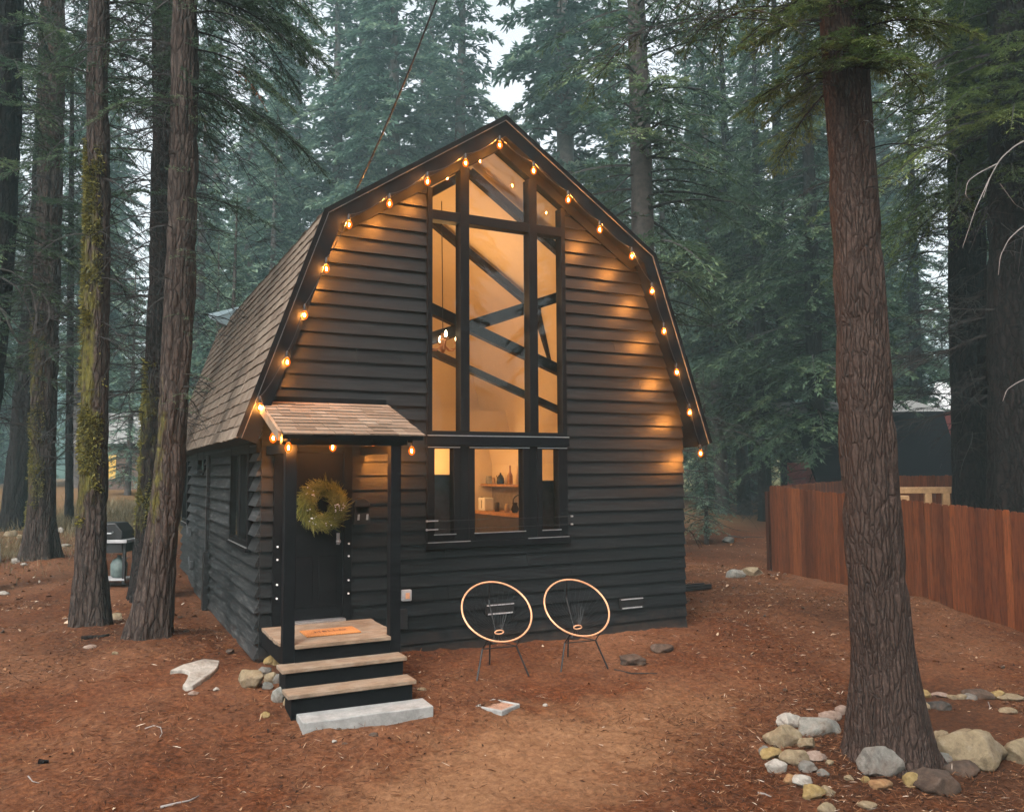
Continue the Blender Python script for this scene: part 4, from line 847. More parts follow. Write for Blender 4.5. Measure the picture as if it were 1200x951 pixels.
for i in range(46):                                      # cones
    x, y = rc.uniform(-5, 11), rc.uniform(-8.5, 4)
    if -.5 < x < 6.6 and y > -2.6: continue
    o = link('pine_cone', cm_[i % 4], None, (x, y, float(gsurf(x, y))+.014)); o.rotation_euler = (rc.uniform(-.3, .3), rc.uniform(-.3, .3), rc.uniform(0, 6)); tag(o, 'small brown cone lying in the needle litter', 'cone', 'cones scattered on the ground')
# barbecue
bp = G(126, 686)[0]; bb = empty('barbecue', bp, 'black gas barbecue half hidden behind the left foreground trunk', 'barbecue', rz=-.45)
q = MB(); q.prism([(-.36, .86), (.36, .86), (.36, 1.0), (.22, 1.16), (-.22, 1.16), (-.36, 1.0)], -.26, .26); q.build('lid', M_BLACKMETAL, bb, bevel=.02)
q = MB(); q.box((-.46, -.30, .80), (.46, .27, .858)); q.build('shelf', M_GREYBOX, bb, bevel=.006); q = MB(); q.box((-.35, -.25, .62), (.35, .25, .799)); q.build('firebox', M_BLACKMETAL, bb)
q = MB(); q.tube([(-.2, -.29, 1.0), (-.2, -.34, .98), (.2, -.34, .98), (.2, -.29, 1.0)], .012, 6); q.build('handle', M_METAL, bb)
for a in (-.38, .38):
    for b_ in (-.2, .2):
        q = MB(); q.box((a-.025, b_-.025, .06), (a+.025, b_+.025, .80)); q.build('leg', M_BLACKMETAL, bb)
q = MB(); q.box((-.4, -.23, .12), (.4, .23, .15)); q.build('base_shelf', M_GREYBOX, bb)
q = MB(); q.lathe([(.10, .15), (.14, .19), (.145, .40), (.10, .49), (.04, .51), (.04, .56)], (.20, 0, 0), 16); q.build('gas_bottle', plain('faded_green_paint', (.10, .135, .13), .6), bb, True)
for a in (-.43, .43):
    q = MB(); q.tube([(a-.02, .2, .08), (a+.02, .2, .08)], .08, 14); q.build('wheel', M_BLACKMETAL, bb)
wp = G(-15, 663)[0]; wc = empty('garden_stool', wp, 'white plastic garden stool at the left edge of the yard', 'stool')
q = MB(); q.box((-.2, -.2, .40), (.2, .2, .44)); q.box((-.19, -.19, .28), (.19, -.17, .40)); q.build('seat', M_WHITEP, wc, bevel=.01)
for a, b_ in ((-.17, -.17), (.17, -.17), (-.17, .17), (.17, .17)):
    q = MB(); q.bar((a, b_, .40), (a*1.2, b_*1.2, -.03), .05, .05); q.build('leg', M_WHITEP, wc)

# ================================================================== FENCES
def fence(name, a, b, h, label, seed, bw=.126, base=None):
    a, b = np.array(a, float), np.array(b, float); d = b-a; Ln = np.linalg.norm(d); u = d/Ln; nrm = np.array([u[1], -u[0]]); zA, zB = float(g(*a))-.02, float(g(*b))-.06; rr = np.random.RandomState(seed)
    root = empty(name, (a[0], a[1], float(g(*a))), label, 'fence'); o0 = np.array([a[0], a[1], float(g(*a))])
    n = int(Ln/(bw+.007)); V = []; Q = []; Tt = []
    for i in range(n):
        s0 = i*(bw+.007); p = a+u*s0; z0 = (base if base is not None else zA+(zB-zA)*s0/Ln)-.06; hh = h+rr.normal(0, .008)+.06; lean = rr.normal(0, .004); t = float(np.clip(rr.normal(.52, .17), 0, 1)); e = .028
        prof = [(0, 0), (bw, 0), (bw, hh-e), (bw-e, hh), (e, hh), (0, hh-e)]; off = rr.uniform(0, .007); k = len(V)
        for th in (off, off+.019):
            for (x, zz) in prof:
                c = p+u*(x+lean*zz)+nrm*(-th); V.append((c[0]-o0[0], c[1]-o0[1], z0+zz-o0[2])); Tt.append(t)
        Q += [(k, k+1, k+2, k+5), (k+5, k+2, k+3, k+4), (k+6, k+11, k+8, k+7), (k+11, k+10, k+9, k+8)]+[(k+j, k+(j+1) % 6, k+6+(j+1) % 6, k+6+j) for j in range(6)]
    link('boards', mkmesh('boards', V, Q, None, Tt, False, [M_FENCE]), root)
    for zr in (.35, h-.35):
        q = MB()
        for i in range(int(Ln/2.4)+1):
            s0, s1 = i*2.4, min((i+1)*2.4, Ln); p, r = a+u*s0-nrm*.055, a+u*s1-nrm*.055; zp, zq = [(base if base is not None else zA+(zB-zA)*w/Ln)+zr for w in (s0, s1)]
            if s1-s0 > .1: q.bar(np.array([*p, zp])-o0, np.array([*r, zq])-o0, .04, .09)
        q.build('rail', M_FENCE, root)
    for i in range(int(Ln/2.4)+1):
        p = a+u*min(i*2.4+.1, Ln)-nrm*.14; zp = (base if base is not None else zA+(zB-zA)*min(i*2.4+.1, Ln)/Ln); q = MB(); q.box((-.045, -.045, -.3), (.045, .045, h-.12)); q.build('post', M_FENCE, root, loc=np.array([*p, zp])-o0)
    return root
fence('board_fence', (12.25, 4.45), (11.0, -4.6), 1.97, 'red-brown cedar board fence behind the near right trunk', 4)
fence('board_fence', (12.40, 4.52), (25.0, 10.8), 1.95, 'darker cedar fence running back from the fence corner', 8)
yf0, yf1 = far(1036, 575, 24), far(1160, 575, 21); fence('board_fence', yf0[:2], yf1[:2], 1.75, 'short red fence length behind the wooden table frame', 6, base=float(far(1090, 557, 22.5)[2])-1.75)
tb = far(1090, 580, 17.5); tb = np.array([tb[0], tb[1], float(far(1090, 571, 17.5)[2])]); tw = empty('timber_frame', (tb[0], tb[1], tb[2]-1.9), 'raw timber frame standing behind the cedar fence', 'timber frame', rz=-_y-.05)
q = MB(); q.box((-.95, -.05, 1.78), (.80, .05, 1.90)); q.box((-.95, .5, 1.78), (.80, .6, 1.90)); q.build('beam', M_TIMBER, tw, bevel=.008)
for xx in (-.80, -.05, .32, .72):
    q = MB(); q.box((xx-.07, -.045, 0), (xx+.07, .045, 1.779)); q.build('post', M_TIMBER, tw, bevel=.006)
q = MB(); q.box((-.95, -.30, 1.60), (-.55, .02, 1.74)); q.build('offcut', M_TIMBER, tw, bevel=.02)
# ================================================================== NEIGHBOURS
M_REDW = plain('dark_red_wall', (.13, .028, .026), .8, 0, 5, .3); M_DKROOF = plain('dark_asphalt_roof', (.005, .005, .006), 1., 0, 20, .4, 0.); M_PALEROOF = plain('pale_sheet_roof', (.55, .56, .57), .5, 0, 3, .1); M_BRWALL = plain('brown_wall', (.07, .045, .035), .85, 0, 4, .3); M_GREYROOF = plain('grey_shingle_roof', (.16, .16, .155), .9, 0, 12, .3)
nb = far(1082, 552, 27); nbz = float(g(nb[0], nb[1])); nh = empty('neighbour_house', (nb[0], nb[1], nbz), 'dark red house with a broad black roof beyond the fence', 'house', rz=-_y-.10)
q = MB(); q.box((-3.2, 0, 0), (1.55, 5, 2.5)); q.prism([(1.0, 2.2), (1.56, 2.2), (1.56, 4.2)], -.02, 5); q.build('wall', M_REDW, nh)
q = MB(); q.add([(-3.6, -.75, 1.95), (1.05, -.75, 1.95), (1.72, 2.2, 4.25), (-3.6, 2.2, 4.25), (-3.6, -.75, 1.83), (1.05, -.75, 1.83), (1.72, 2.2, 4.1), (-3.6, 2.2, 4.1)], [(0, 1, 2, 3), (7, 6, 5, 4), (0, 4, 5, 1), (1, 5, 6, 2), (2, 6, 7, 3), (3, 7, 4, 0)])
q.build('roof', M_DKROOF, nh)
q = MB(); q.add([(-3.6, 2.25, 4.25), (1.72, 2.25, 4.25), (1.72, 5.4, 4.9), (-3.6, 5.4, 4.9), (-3.6, 2.25, 4.1), (1.72, 2.25, 4.1), (1.72, 5.4, 4.7), (-3.6, 5.4, 4.7)], [(0, 1, 2, 3), (7, 6, 5, 4), (0, 4, 5, 1), (1, 5, 6, 2), (2, 6, 7, 3), (3, 7, 4, 0)]); q.build('roof', M_GREYROOF, nh)
n2 = far(1112, 540, 46); h2 = empty('neighbour_house', (n2[0], n2[1], float(g(n2[0], n2[1]))), 'house with a pale sheet roof showing above the black roof', 'house', rz=-_y)
q = MB(); q.box((-1.4, 0, 0), (3.4, 5, 4.4)); q.build('wall', M_GREYBOX, h2)
q = MB(); q.add([(-1.8, -.3, 4.4), (2.2, -.3, 4.4), (3.6, 1.6, 6.9), (.3, 1.6, 6.9), (-1.8, -.3, 4.3), (2.2, -.3, 4.3), (3.6, 1.6, 6.8), (.3, 1.6, 6.8)], [(0, 1, 2, 3), (7, 6, 5, 4), (0, 4, 5, 1), (1, 5, 6, 2), (2, 6, 7, 3), (3, 7, 4, 0)]); q.build('roof', M_PALEROOF, h2)
q = MB(); q.prism([(2.25, 4.4), (4.2, 4.4), (4.2, 6.9), (3.65, 6.9)], -.1, .2); q.build('gable', M_TEAL, h2)
n3 = far(140, 560, 40); g3 = float(g(n3[0], n3[1])); h3 = empty('neighbour_cabin', (n3[0], n3[1], g3-.2), 'brown cabin with one lit window far behind the left trunks', 'cabin', rz=-_y+.1)
q = MB(); q.box((-1.6, 0, 0), (4.5, 6, 2.5)); q.build('wall', M_BRWALL, h3)
q = MB(); q.add([(-2, -.5, 2.4), (5, -.5, 2.4), (5, 3, 4.1), (-2, 3, 4.1), (-2, 6.5, 2.4), (5, 6.5, 2.4)], [(0, 1, 2, 3), (3, 2, 5, 4), (1, 5, 2), (0, 3, 4), (0, 4, 5, 1)]); q.build('roof', M_GREYROOF, h3)
q = MB(); q.box((-.52, -.05, .75), (-.18, -.01, 1.85)); wq = q.build('window', M_LITWIN, h3); q = MB(); q.box((-.56, -.06, .70), (-.14, -.051, .75)); q.build('sill', M_TIMBER, wq)
# ================================================================== TREES
def trunk_mesh(path, radii, seg=40, dz=.06, amp=.02, flare=.0, seed=0, m=M_BARKR, moss=None, base=(0, 0, 0)):
    P = np.array(path, float); t = np.concatenate([[0], np.cumsum(np.linalg.norm(np.diff(P, axis=0), axis=1))]); n = max(2, int(t[-1]/dz)); s = np.linspace(0, t[-1], n+1)
    c = np.stack([np.interp(s, t, P[:, k]) for k in range(3)], 1)
    if n > 8:
        ker = max(1, int(.6/dz)); pad = np.pad(c, ((ker, ker), (0, 0)), mode='reflect', reflect_type='odd'); c = np.stack([np.convolve(pad[:, k], np.ones(2*ker+1)/(2*ker+1), 'valid') for k in range(3)], 1)
    R = np.interp(s, t, radii); th = np.linspace(0, 2*PI, seg, endpoint=False); TH, SS = np.meshgrid(th, s); RRr = np.repeat(R[:, None], seg, 1)
    cx_, sy_ = np.cos(TH), np.sin(TH)
    u, v, w = cx_*R[:, None]*9, sy_*R[:, None]*9, SS*1.6
    wob = fbm(u*.35, v*.35, w*.35, seed+3, 3)
    wob = wob*.45; f = np.abs(vnoise(u+wob, v+wob, w*.8, seed))+.5*np.abs(vnoise(u*2.1, v*2.1, w*1.7, seed+7)); f = np.clip(f*1.6, 0, 1)
    root = np.exp(-SS/.40)*flare*(.7+1.0*vnoise(cx_*2.6+seed, sy_*2.6, SS*.4, seed+11))
    rr = RRr*(1+.10*vnoise(cx_*.9, sy_*.9, SS*.35, seed+5))+amp*(f-.55)*1.5+root
    V = np.stack([c[:, None, 0]+rr*cx_, c[:, None, 1]+rr*sy_, np.repeat(c[:, 2:3], seg, 1)+.012*vnoise(u, v, w, seed+2)], -1)-np.array(base)
    nr = len(s); idx = np.arange(nr*seg).reshape(nr, seg); nx_ = np.roll(idx, -1, 1)
    me = mkmesh('trunk', V, np.stack([idx[:-1], nx_[:-1], nx_[1:], idx[1:]], -1).reshape(-1, 4), None, None, True, [m])
    if moss is not None:
        az, z0, z1, st_ = moss; zz = V[..., 2]+base[2]; mv = st_*(np.cos(TH-az)*.62+.18)*np.clip((zz-z0)/.8, 0, 1)*np.clip((z1-zz)/1.2, 0, 1); mv = np.where(mv > 0, mv, mv-.25)+.35*fbm(cx_*1.5, sy_*1.5, SS*.8, seed+9, 3)*np.clip(mv*3, 0, 1)
        a = me.attributes.new('moss', 'FLOAT', 'POINT'); a.data.foreach_set('value', np.asarray(mv, np.float32).ravel())
        me['_m'] = 0
        return me, V.reshape(-1, 3), np.stack([cx_, sy_, 0*cx_], -1).reshape(-1, 3), mv.ravel()
    return me
class Crown:
    def __init__(s, seed): s.r = np.random.RandomState(seed); s.V = []; s.Q = []; s.t = []; s.m = []; s.n = 0
    def put(s, V, Q, t, m):
        s.V.append(V.reshape(-1, 3)); s.Q.append(Q+s.n); s.t.append(t); s.m.append(np.full(len(Q), m)); s.n += V.reshape(-1, 3).shape[0]
    def rods(s, A, B, ra, rb, m=1):                       # three-sided rods
        A, B = np.asarray(A, float), np.asarray(B, float); n = len(A)
        if n == 0: return
        d = B-A; d /= np.linalg.norm(d, axis=1)[:, None]+1e-9; x = np.cross(d, np.where(np.abs(d[:, 2:3]) < .9, np.array([[0, 0, 1.]]), np.array([[1., 0, 0]]))); x /= np.linalg.norm(x, axis=1)[:, None]+1e-9; z = np.cross(x, d)
        ra = np.broadcast_to(ra, n)[:, None]; rb = np.broadcast_to(rb, n)[:, None]; V = np.zeros((n, 6, 3))
        for k in range(3):
            a = 2*PI*k/3; o = x*math.cos(a)+z*math.sin(a); V[:, k] = A+o*ra; V[:, 3+k] = B+o*rb
        b = np.arange(n)[:, None]*6; Q = np.concatenate([b+np.array([k, (k+1) % 3, 3+(k+1) % 3, 3+k]) for k in range(3)]); s.put(V, Q, np.full(n*6, .3), m)
    def needles(s, A, D, Ln, sag, tint, nl, nw, sp, m=0, spread=.75):
        r = s.r; cnt = np.maximum(1, (Ln/sp).astype(int)); i = np.repeat(np.arange(len(A)), cnt); n = len(i)
        l = r.uniform(0, 1, n)*Ln[i]; b = A[i]+D[i]*l[:, None]; b[:, 2] -= sag*l*l
        d = D[i].copy(); d[:, 2] -= 2*sag*l; d /= np.linalg.norm(d, axis=1)[:, None]
        up = np.array([0, 0, 1.])+r.normal(0, .28, (n, 3)); sd = np.cross(d, up); sd /= np.linalg.norm(sd, axis=1)[:, None]; sg = np.where(r.rand(n) < .5, -1, 1)*r.uniform(.25, 1, n)*spread
        nd = d+sd*sg[:, None]+np.stack([0*sg, 0*sg, r.normal(.05, .22, n)], 1); nd /= np.linalg.norm(nd, axis=1)[:, None]
        w = np.cross(nd, up); w /= np.linalg.norm(w, axis=1)[:, None]; ln = nl*r.uniform(.65, 1.25, n); w = w*(nw*.5*r.uniform(.7, 1.3, n))[:, None]
        e = nd*ln[:, None]; mid = b+e*.45; V = np.stack([b, mid+w, b+e, mid-w], 1); s.put(V, np.arange(n*4).reshape(-1, 4), np.repeat(np.clip(tint[i]+r.normal(0, .08, n)+.22*(l/(Ln[i]+1e-6)-.5), 0, 1), 4), m)
    def bough(s, base, az, Lb, lift=.1, droop=.35, tw=.08, ratio=.42, sub=.07, nl=.04, nw=.006, sp=.02, rad=None, tint=None, sag=.15, m=0, twigs=True):
        r = s.r; base = np.asarray(base, float); h = np.array([math.cos(az), math.sin(az), 0]); sd = np.array([-h[1], h[0], 0]); bend = r.normal(0, .12)*Lb
        def P(u): u = np.asarray(u)[:, None]; return base+h*Lb*u+sd*bend*u*u+np.array([0, 0, 1.])*Lb*(lift*u-droop*u*u)
        us = np.linspace(0, 1, 8); pts = P(us); rd = (.011*Lb+.004) if rad is None else rad
        s.rods(pts[:-1], pts[1:], rd*(1-us[:-1]*.85), rd*(1-us[1:]*.85))
        n = max(3, int(Lb*.92/tw)); u = np.repeat(np.linspace(.10, .985, n), 2)+r.normal(0, .25/n, 2*n); u = np.clip(u, .05, 1); sg = np.tile([1, -1], n); A = P(u); tz = lift-2*droop*u
        ang = np.radians(62-30*u+r.normal(0, 9, 2*n)); D = h*np.cos(ang)[:, None]+sd*(np.sin(ang)*sg)[:, None]+np.stack([0*u, 0*u, tz*.75+r.normal(-.06, .12, 2*n)], 1); D /= np.linalg.norm(D, axis=1)[:, None]
        Lt = ratio*Lb*(1-u)**.62*(u+.2)**.35*r.uniform(.55, 1.15, 2*n)+.05*Lb*r.uniform(.5, 1, 2*n); keep = r.rand(2*n) > .12; A, D, Lt, u = A[keep], D[keep], Lt[keep], u[keep]
        t0 = (r.normal(.42, .14) if tint is None else tint+r.normal(0, .08)); tt = np.clip(t0+.18*(u-.5)+r.normal(0, .10, len(u)), 0, 1)
        if twigs: e = A+D*Lt[:, None]*.85; e[:, 2] -= sag*(Lt*.85)**2; s.rods(A, e, .0025+.003*Lt, .0012)
        AA_, DD_, LL_, TTt = [A], [D], [Lt], [tt]
        if sub:
            c = np.maximum(1, (Lt/sub).astype(int)); i = np.repeat(np.arange(len(A)), c); v = r.uniform(.12, .95, len(i)); l = Lt[i]*v; B = A[i]+D[i]*l[:, None]; B[:, 2] -= sag*l*l
            side = np.cross(D[i], np.array([0, 0, 1.])); side /= np.linalg.norm(side, axis=1)[:, None]+1e-9; q = np.where(r.rand(len(i)) < .5, -1, 1)*r.uniform(.6, 1.1, len(i)); E = D[i]+side*q[:, None]+np.stack([0*q, 0*q, r.normal(-.06, .14, len(i))], 1); E /= np.linalg.norm(E, axis=1)[:, None]
            AA_.append(B); DD_.append(E); LL_.append(.42*Lt[i]*(1-v*.75)*r.uniform(.5, 1.1, len(i))+.02); TTt.append(np.clip(tt[i]+r.normal(0, .07, len(i)), 0, 1))
        AA_.append(pts[4:7]); d = np.diff(pts, axis=0)[4:7]; LL_.append(np.linalg.norm(d, axis=1)); DD_.append(d/LL_[-1][:, None]); TTt.append(np.full(3, t0))
        s.needles(np.concatenate(AA_), np.concatenate(DD_), np.concatenate(LL_), sag, np.concatenate(TTt), nl, nw, sp, m)
    def dead(s, base, az, Lb, lift, droop, rad, subs=8, m=1, wig=.1):
        r = s.r; base = np.asarray(base, float); h = np.array([math.cos(az), math.sin(az), 0]); sd = np.array([-h[1], h[0], 0]); n = 10; u = np.linspace(0, 1, n+1)
        ph = r.uniform(0, 6); off = wig*Lb*np.sin(u*r.uniform(2, 5)+ph)*u; pts = base+h*(Lb*u)[:, None]+sd*off[:, None]+np.stack([0*u, 0*u, Lb*(lift*u-droop*u*u)+.02*Lb*np.sin(u*7+ph)], 1)
        s.rods(pts[:-1], pts[1:], rad*(1-u[:-1]*.8), rad*(1-u[1:]*.8), m)
        for k in range(subs):
            j = r.randint(2, n); q = pts[j]; a2 = az+r.uniform(-1.1, 1.1); l2 = Lb*r.uniform(.12, .38); w = np.linspace(0, 1, 5); dr = r.uniform(-.2, .9)
            p2 = q+np.array([math.cos(a2), math.sin(a2), 0])*(l2*w)[:, None]+np.stack([0*w, 0*w, l2*(r.uniform(-.1, .2)*w-dr*w*w)], 1); s.rods(p2[:-1], p2[1:], rad*.45*(1-w[:-1]*.7), rad*.45*(1-w[1:]*.7), m)
            for kk in range(2):
                q3 = p2[r.randint(1, 5)]; e3 = q3+np.array([math.cos(a2+r.uniform(-1, 1)), math.sin(a2+r.uniform(-1, 1)), -r.uniform(0, .9)])*l2*.4; s.rods(q3[None], e3[None], rad*.25, rad*.12, m)
    def mesh(s, mats): return mkmesh('crown', np.concatenate(s.V), np.concatenate(s.Q), None, np.concatenate(s.t), False, mats, np.concatenate(s.m))
def tree_at(name, base, label, group=None): return empty(name, base, label, 'tree', group)
def path_px(pts, dist): return [far(x, y, d) for (x, y), d in zip(pts, dist if hasattr(dist, '__len__') else [dist]*len(pts))]
# --- the near right tree
b0, _s = G(1046, 893); b0[2] -= .05
pth = [b0-np.array([0, 0, .25])]+path_px([(1043, 870), (1033, 760), (1024, 620), (1013, 450), (1003, 280), (992, 110), (987, 0)], 7.62)
top = pth[-1]; pth += [top+np.array([-.02, -.02, 3]), top+np.array([-.05, 0, 12])]
T1 = tree_at('conifer', b0, 'reddish-brown conifer with flared foot standing in the ring of stones'); link('trunk', trunk_mesh(pth, [.34, .305, .248, .238, .227, .203, .187, .182, .16, .05], 180, .022, .024, .24, 5, M_BARKR, None, b0), T1)
C = Crown(5); tb_ = pth[7]
for i in range(54):
    z = 5.75+3.4*(i/53)**1.5; az = C.r.uniform(0, 2*PI); Lb = C.r.uniform(.6, 1.25)+.12*(z-5.5)
    p = np.array([np.interp(z, [5.87, 6.53], [4.34, 4.33]), -4.89, z])
    C.bough(p-b0, az, Lb, .12, .50, .048, .5, .05, .042, .0095, .0105, tint=C.r.normal(.60, .13))
for i in range(10): C.dead(np.array([4.36, -4.88, C.r.uniform(4.6, 6.6)])-b0, C.r.uniform(0, 2*PI), C.r.uniform(.4, 1.0), .1, .4, .009, 4)
for i in range(7):
    az = 2.67+C.r.normal(0, .22); p = np.array([4.33, -4.88, C.r.uniform(6.2, 7.4)])-b0; Lb = C.r.uniform(1.4, 2.3); C.dead(p, az, Lb, .16, .26, .011, 14)
    for q_ in range(2): u = C.r.uniform(.45, .95); C.bough(p+np.array([math.cos(az)*Lb*u, math.sin(az)*Lb*u, Lb*(.16*u-.26*u*u)]), az+C.r.normal(0, .8), C.r.uniform(.35, .7), -.1, .6, .05, .5, .05, .038, .008, .012, tint=C.r.normal(.45, .12))
link('crown', C.mesh([M_NEAR, M_TWIG]), T1)
# --- two mossy foreground trunks on the left
def mosstufts(V, N, mv, base, root, n=2600, seed=0):
    r = np.random.RandomState(seed); pn = fbm(V[:, 0]*7, V[:, 1]*7, V[:, 2]*3.5, seed+4, 3); ok = np.where((mv > .30) & (pn+mv*.5 > .50))[0]
    if len(ok) < 10: return
    i = r.choice(ok, n); b = V[i]+r.normal(0, .012, (n, 3)); d = N[i]+r.normal(0, .5, (n, 3))+np.array([0, 0, -.25]); d /= np.linalg.norm(d, axis=1)[:, None]; w = np.cross(d, r.normal(size=(n, 3))); w /= np.linalg.norm(w, axis=1)[:, None]; ln = r.uniform(.02, .06, n)[:, None]; w *= .009
    link('moss', mkmesh('moss', np.stack([b-w, b+w, b+d*ln+w*.5, b+d*ln-w*.5], 1), np.arange(n*4).reshape(-1, 4), None, np.repeat(r.uniform(0, 1, n), 4), False, [M_MOSS]), root)
M_MOSS = needles('yellow_green_moss', (.034, .034, .009), (.12, .108, .020), (.22, .195, .042), .2)
bL3, _s = G(105, 742); pth = [bL3-np.array([0, 0, .25])]+path_px([(105, 735), (107, 640), (111, 500), (113, 320), (115, 150), (115, 0)], [11.25, 11.3, 11.35, 11.4, 11.5, 11.6]); pth += [pth[-1]+np.array([0, 0, 5.])]
L3T = tree_at('conifer', bL3, 'slim left foreground conifer with yellow-green moss halfway up its trunk'); me, V_, N_, mv_ = trunk_mesh(pth, [.25, .21, .168, .160, .155, .146, .135, .10], 110, .03, .024, .12, 13, M_BARKL, (math.radians(215), 1.3, 7.0, 1.3), bL3); link('trunk', me, L3T); mosstufts(V_, N_, mv_, bL3, L3T, 6500, 1)
C = Crown(8)
for i in range(9): C.bough(np.array([-1.92, 2.4, 7.3+i*.35])-bL3, C.r.uniform(0, 2*PI), C.r.uniform(.8, 1.9), .1, .5, .06, .46, .06, .05, .010, .013, tint=C.r.normal(.35, .1))
for i in range(60): C.dead(np.array([-1.86, 2.46, C.r.uniform(3.6, 9.)])-bL3, C.r.uniform(-1.2, 2.4), C.r.uniform(.7, 2.0), .15, C.r.uniform(.5, 1.1), .010, 6)
link('crown', C.mesh([M_MID, M_TWIG]), L3T)
bL4, _s = G(172, 757); pth = [bL4-np.array([0, 0, .25])]+path_px([(173, 745), (182, 690), (192, 620), (203, 480), (212, 320), (216, 150), (216, 0)], [10.42, 10.45, 10.5, 10.6, 10.7, 10.75, 10.8]); pth += [pth[-1]+np.array([0, 0, 5.])]
L4T = tree_at('conifer', bL4, 'sturdy left foreground conifer leaning close to the cabin wall'); me, V_, N_, mv_ = trunk_mesh(pth, [.31, .265, .215, .185, .172, .168, .155, .148, .11], 130, .028, .026, .13, 23, M_BARKL, (math.radians(190), 1.0, 4.0, .62), bL4); link('trunk', me, L4T)
C = Crown(9)
az0 = -_y
for i in range(20):
    z = 6.9+C.r.uniform(0, 3.2); C.bough(np.array([-.92, 1.1, z])-bL4, az0+C.r.normal(0, .55), C.r.uniform(1.0, 2.0), .05, .62, .055, .48, .06, .045, .0095, .012, tint=C.r.normal(.30, .1))
for i in range(12): C.bough(np.array([-.92, 1.1, C.r.uniform(7.6, 10.)])-bL4, C.r.uniform(0, 2*PI), C.r.uniform(1., 1.9), .05, .55, .08, .44, .09, .045, .007, .02, tint=C.r.normal(.3, .1))
for i in range(26):
    z = C.r.uniform(2.6, 7.); C.bough(np.array([-.93+.13*(z > 3), 1.1, z])-bL4+np.array([.0, -.17, 0]), C.r.uniform(-2.6, .4), C.r.uniform(.16, .42), .1, .3, .06, .5, 0, .05, .007, .012, tint=C.r.normal(.62, .1))
for i in range(24): C.dead(np.array([-.92, 1.1, C.r.uniform(4.2, 8.6)])-bL4, C.r.uniform(0, 2*PI), C.r.uniform(.5, 1.8), .1, C.r.uniform(.4, 1.1), .010, 6)
C.bough(np.array([-.3, .75, 7.35])-bL4, az0, .42, -.3, .9, .05, .5, .06, .05, .007, .012, tint=.6, m=2)
link('crown', C.mesh([M_MID, M_TWIG, M_BROWNN]), L4T)
def forest_tree(name, pxs, dists, radii, label, mt, seed, amp=.03, moss=None, seg=70, dz=.06, flare=.15, boughs=0, bz=(4, 12), bl=(1.2, 2.4), dead=0, dz_=(2, 8), dl=(.8, 2.2), nd=(.085, .019, .022), tint=.35, nm=None, deadm=M_TWIG, hi=10, azr=(0, 2*PI), droop=.5):
    b, s_ = G(*pxs[0]) if dists[0] is None else (far(pxs[0][0], pxs[0][1], dists[0]), dists[0])
    if dists[0] is not None: b = np.array([b[0], b[1], float(g(b[0], b[1]))])
    ds = [s_ if q is None else q for q in dists]; pth = [b-np.array([0, 0, .3])]+path_px(pxs[1:], ds[1:]); pth += [pth[-1]+(pth[-1]-pth[-2])/np.linalg.norm(pth[-1]-pth[-2])*hi]
    root = tree_at(name, b, label); res = trunk_mesh(pth, list(radii)+[radii[-1]*.55], seg, dz, amp, flare, seed, mt, moss, b)
    if moss is not None:
        link('trunk', res[0], root); mosstufts(res[1], res[2], res[3], b, root, 2600, seed)
    else: link('trunk', res, root)
    c = Crown(seed); Pz = np.array(pth)
    def at(z): return np.array([np.interp(z, Pz[:, 2], Pz[:, 0]), np.interp(z, Pz[:, 2], Pz[:, 1]), z])-b
    for i in range(boughs): c.bough(at(c.r.uniform(*bz)), c.r.uniform(*azr), c.r.uniform(*bl), .08, droop*c.r.uniform(.6, 1.3), .12, .42, .12, nd[0], nd[1], nd[2], tint=c.r.normal(tint, .1), twigs=False)
    for i in range(dead): c.dead(at(c.r.uniform(*dz_)), c.r.uniform(*azr), c.r.uniform(*dl), .12, c.r.uniform(.2, .9), .016, 8)
    if boughs or dead: link('crown', c.mesh([nm or M_MID, deadm]), root)
    return root
forest_tree('conifer', [(170, 700), (176, 640), (184, 480), (190, 320), (193, 150), (193, 0)], [None]*6, [.30, .24, .22, .21, .195, .18], 'dark conifer just behind the sturdy left foreground trunk', M_BARKDM, 31, moss=(math.radians(195), .8, 4.5, .9), boughs=34, bz=(6.4, 14), bl=(1.2, 2.4), dead=95, dz_=(3.0, 10), dl=(1.0, 2.6), tint=.28)
forest_tree('conifer', [(47, 660), (48, 600), (54, 400), (59, 200), (62, 0)], [None]*5, [.36, .26, .24, .235, .21], 'thick conifer with a mossy left flank and stones at its foot', M_BARKL, 37, amp=.04, moss=(math.radians(190), .9, 6., 1.15), flare=.22, boughs=60, bz=(4.6, 15), bl=(1.2, 2.6), dead=60, dz_=(3.5, 11), tint=.33)
forest_tree('conifer', [(16, 627), (24, 540), (36, 400), (52, 200), (62, 0)], [None]*5, [.36, .30, .28, .25, .22], 'dark conifer leaning right behind the thick mossy trunk', M_BARKD, 41, amp=.04, boughs=54, bz=(4.8, 16), bl=(1.2, 2.6), dead=26, dz_=(3.5, 11), tint=.3)
forest_tree('conifer', [(-40, 690), (-22, 520), (-2, 330), (8, 150), (12, 0)], [14.5]*5, [.26, .24, .23, .21, .19], 'conifer trunk rising at the left edge above the white stool', M_BARKD, 43, boughs=64, bz=(3.9, 12), bl=(1., 2.1), dead=22, dz_=(3, 9), tint=.4)
def limb(name, root, arcs, dist, m):
    base = np.array(root.location); c = Crown(3)
    for pts, r in arcs:
        P = np.array([far(x, y, dist) for x, y in pts])-base; t = np.linspace(0, 1, len(P)); tt = np.linspace(0, 1, 24); P = np.stack([np.interp(tt, t, P[:, k]) for k in range(3)], 1)
        for _ in range(3): P[1:-1] = (P[:-2]+2*P[1:-1]+P[2:])/4
        c.rods(P[:-1], P[1:], r*(1-.6*tt[:-1]), r*(1-.6*tt[1:]), 0)
    link(name, mkmesh(name, np.concatenate(c.V), np.concatenate(c.Q), None, np.concatenate(c.t), False, [m]), root)
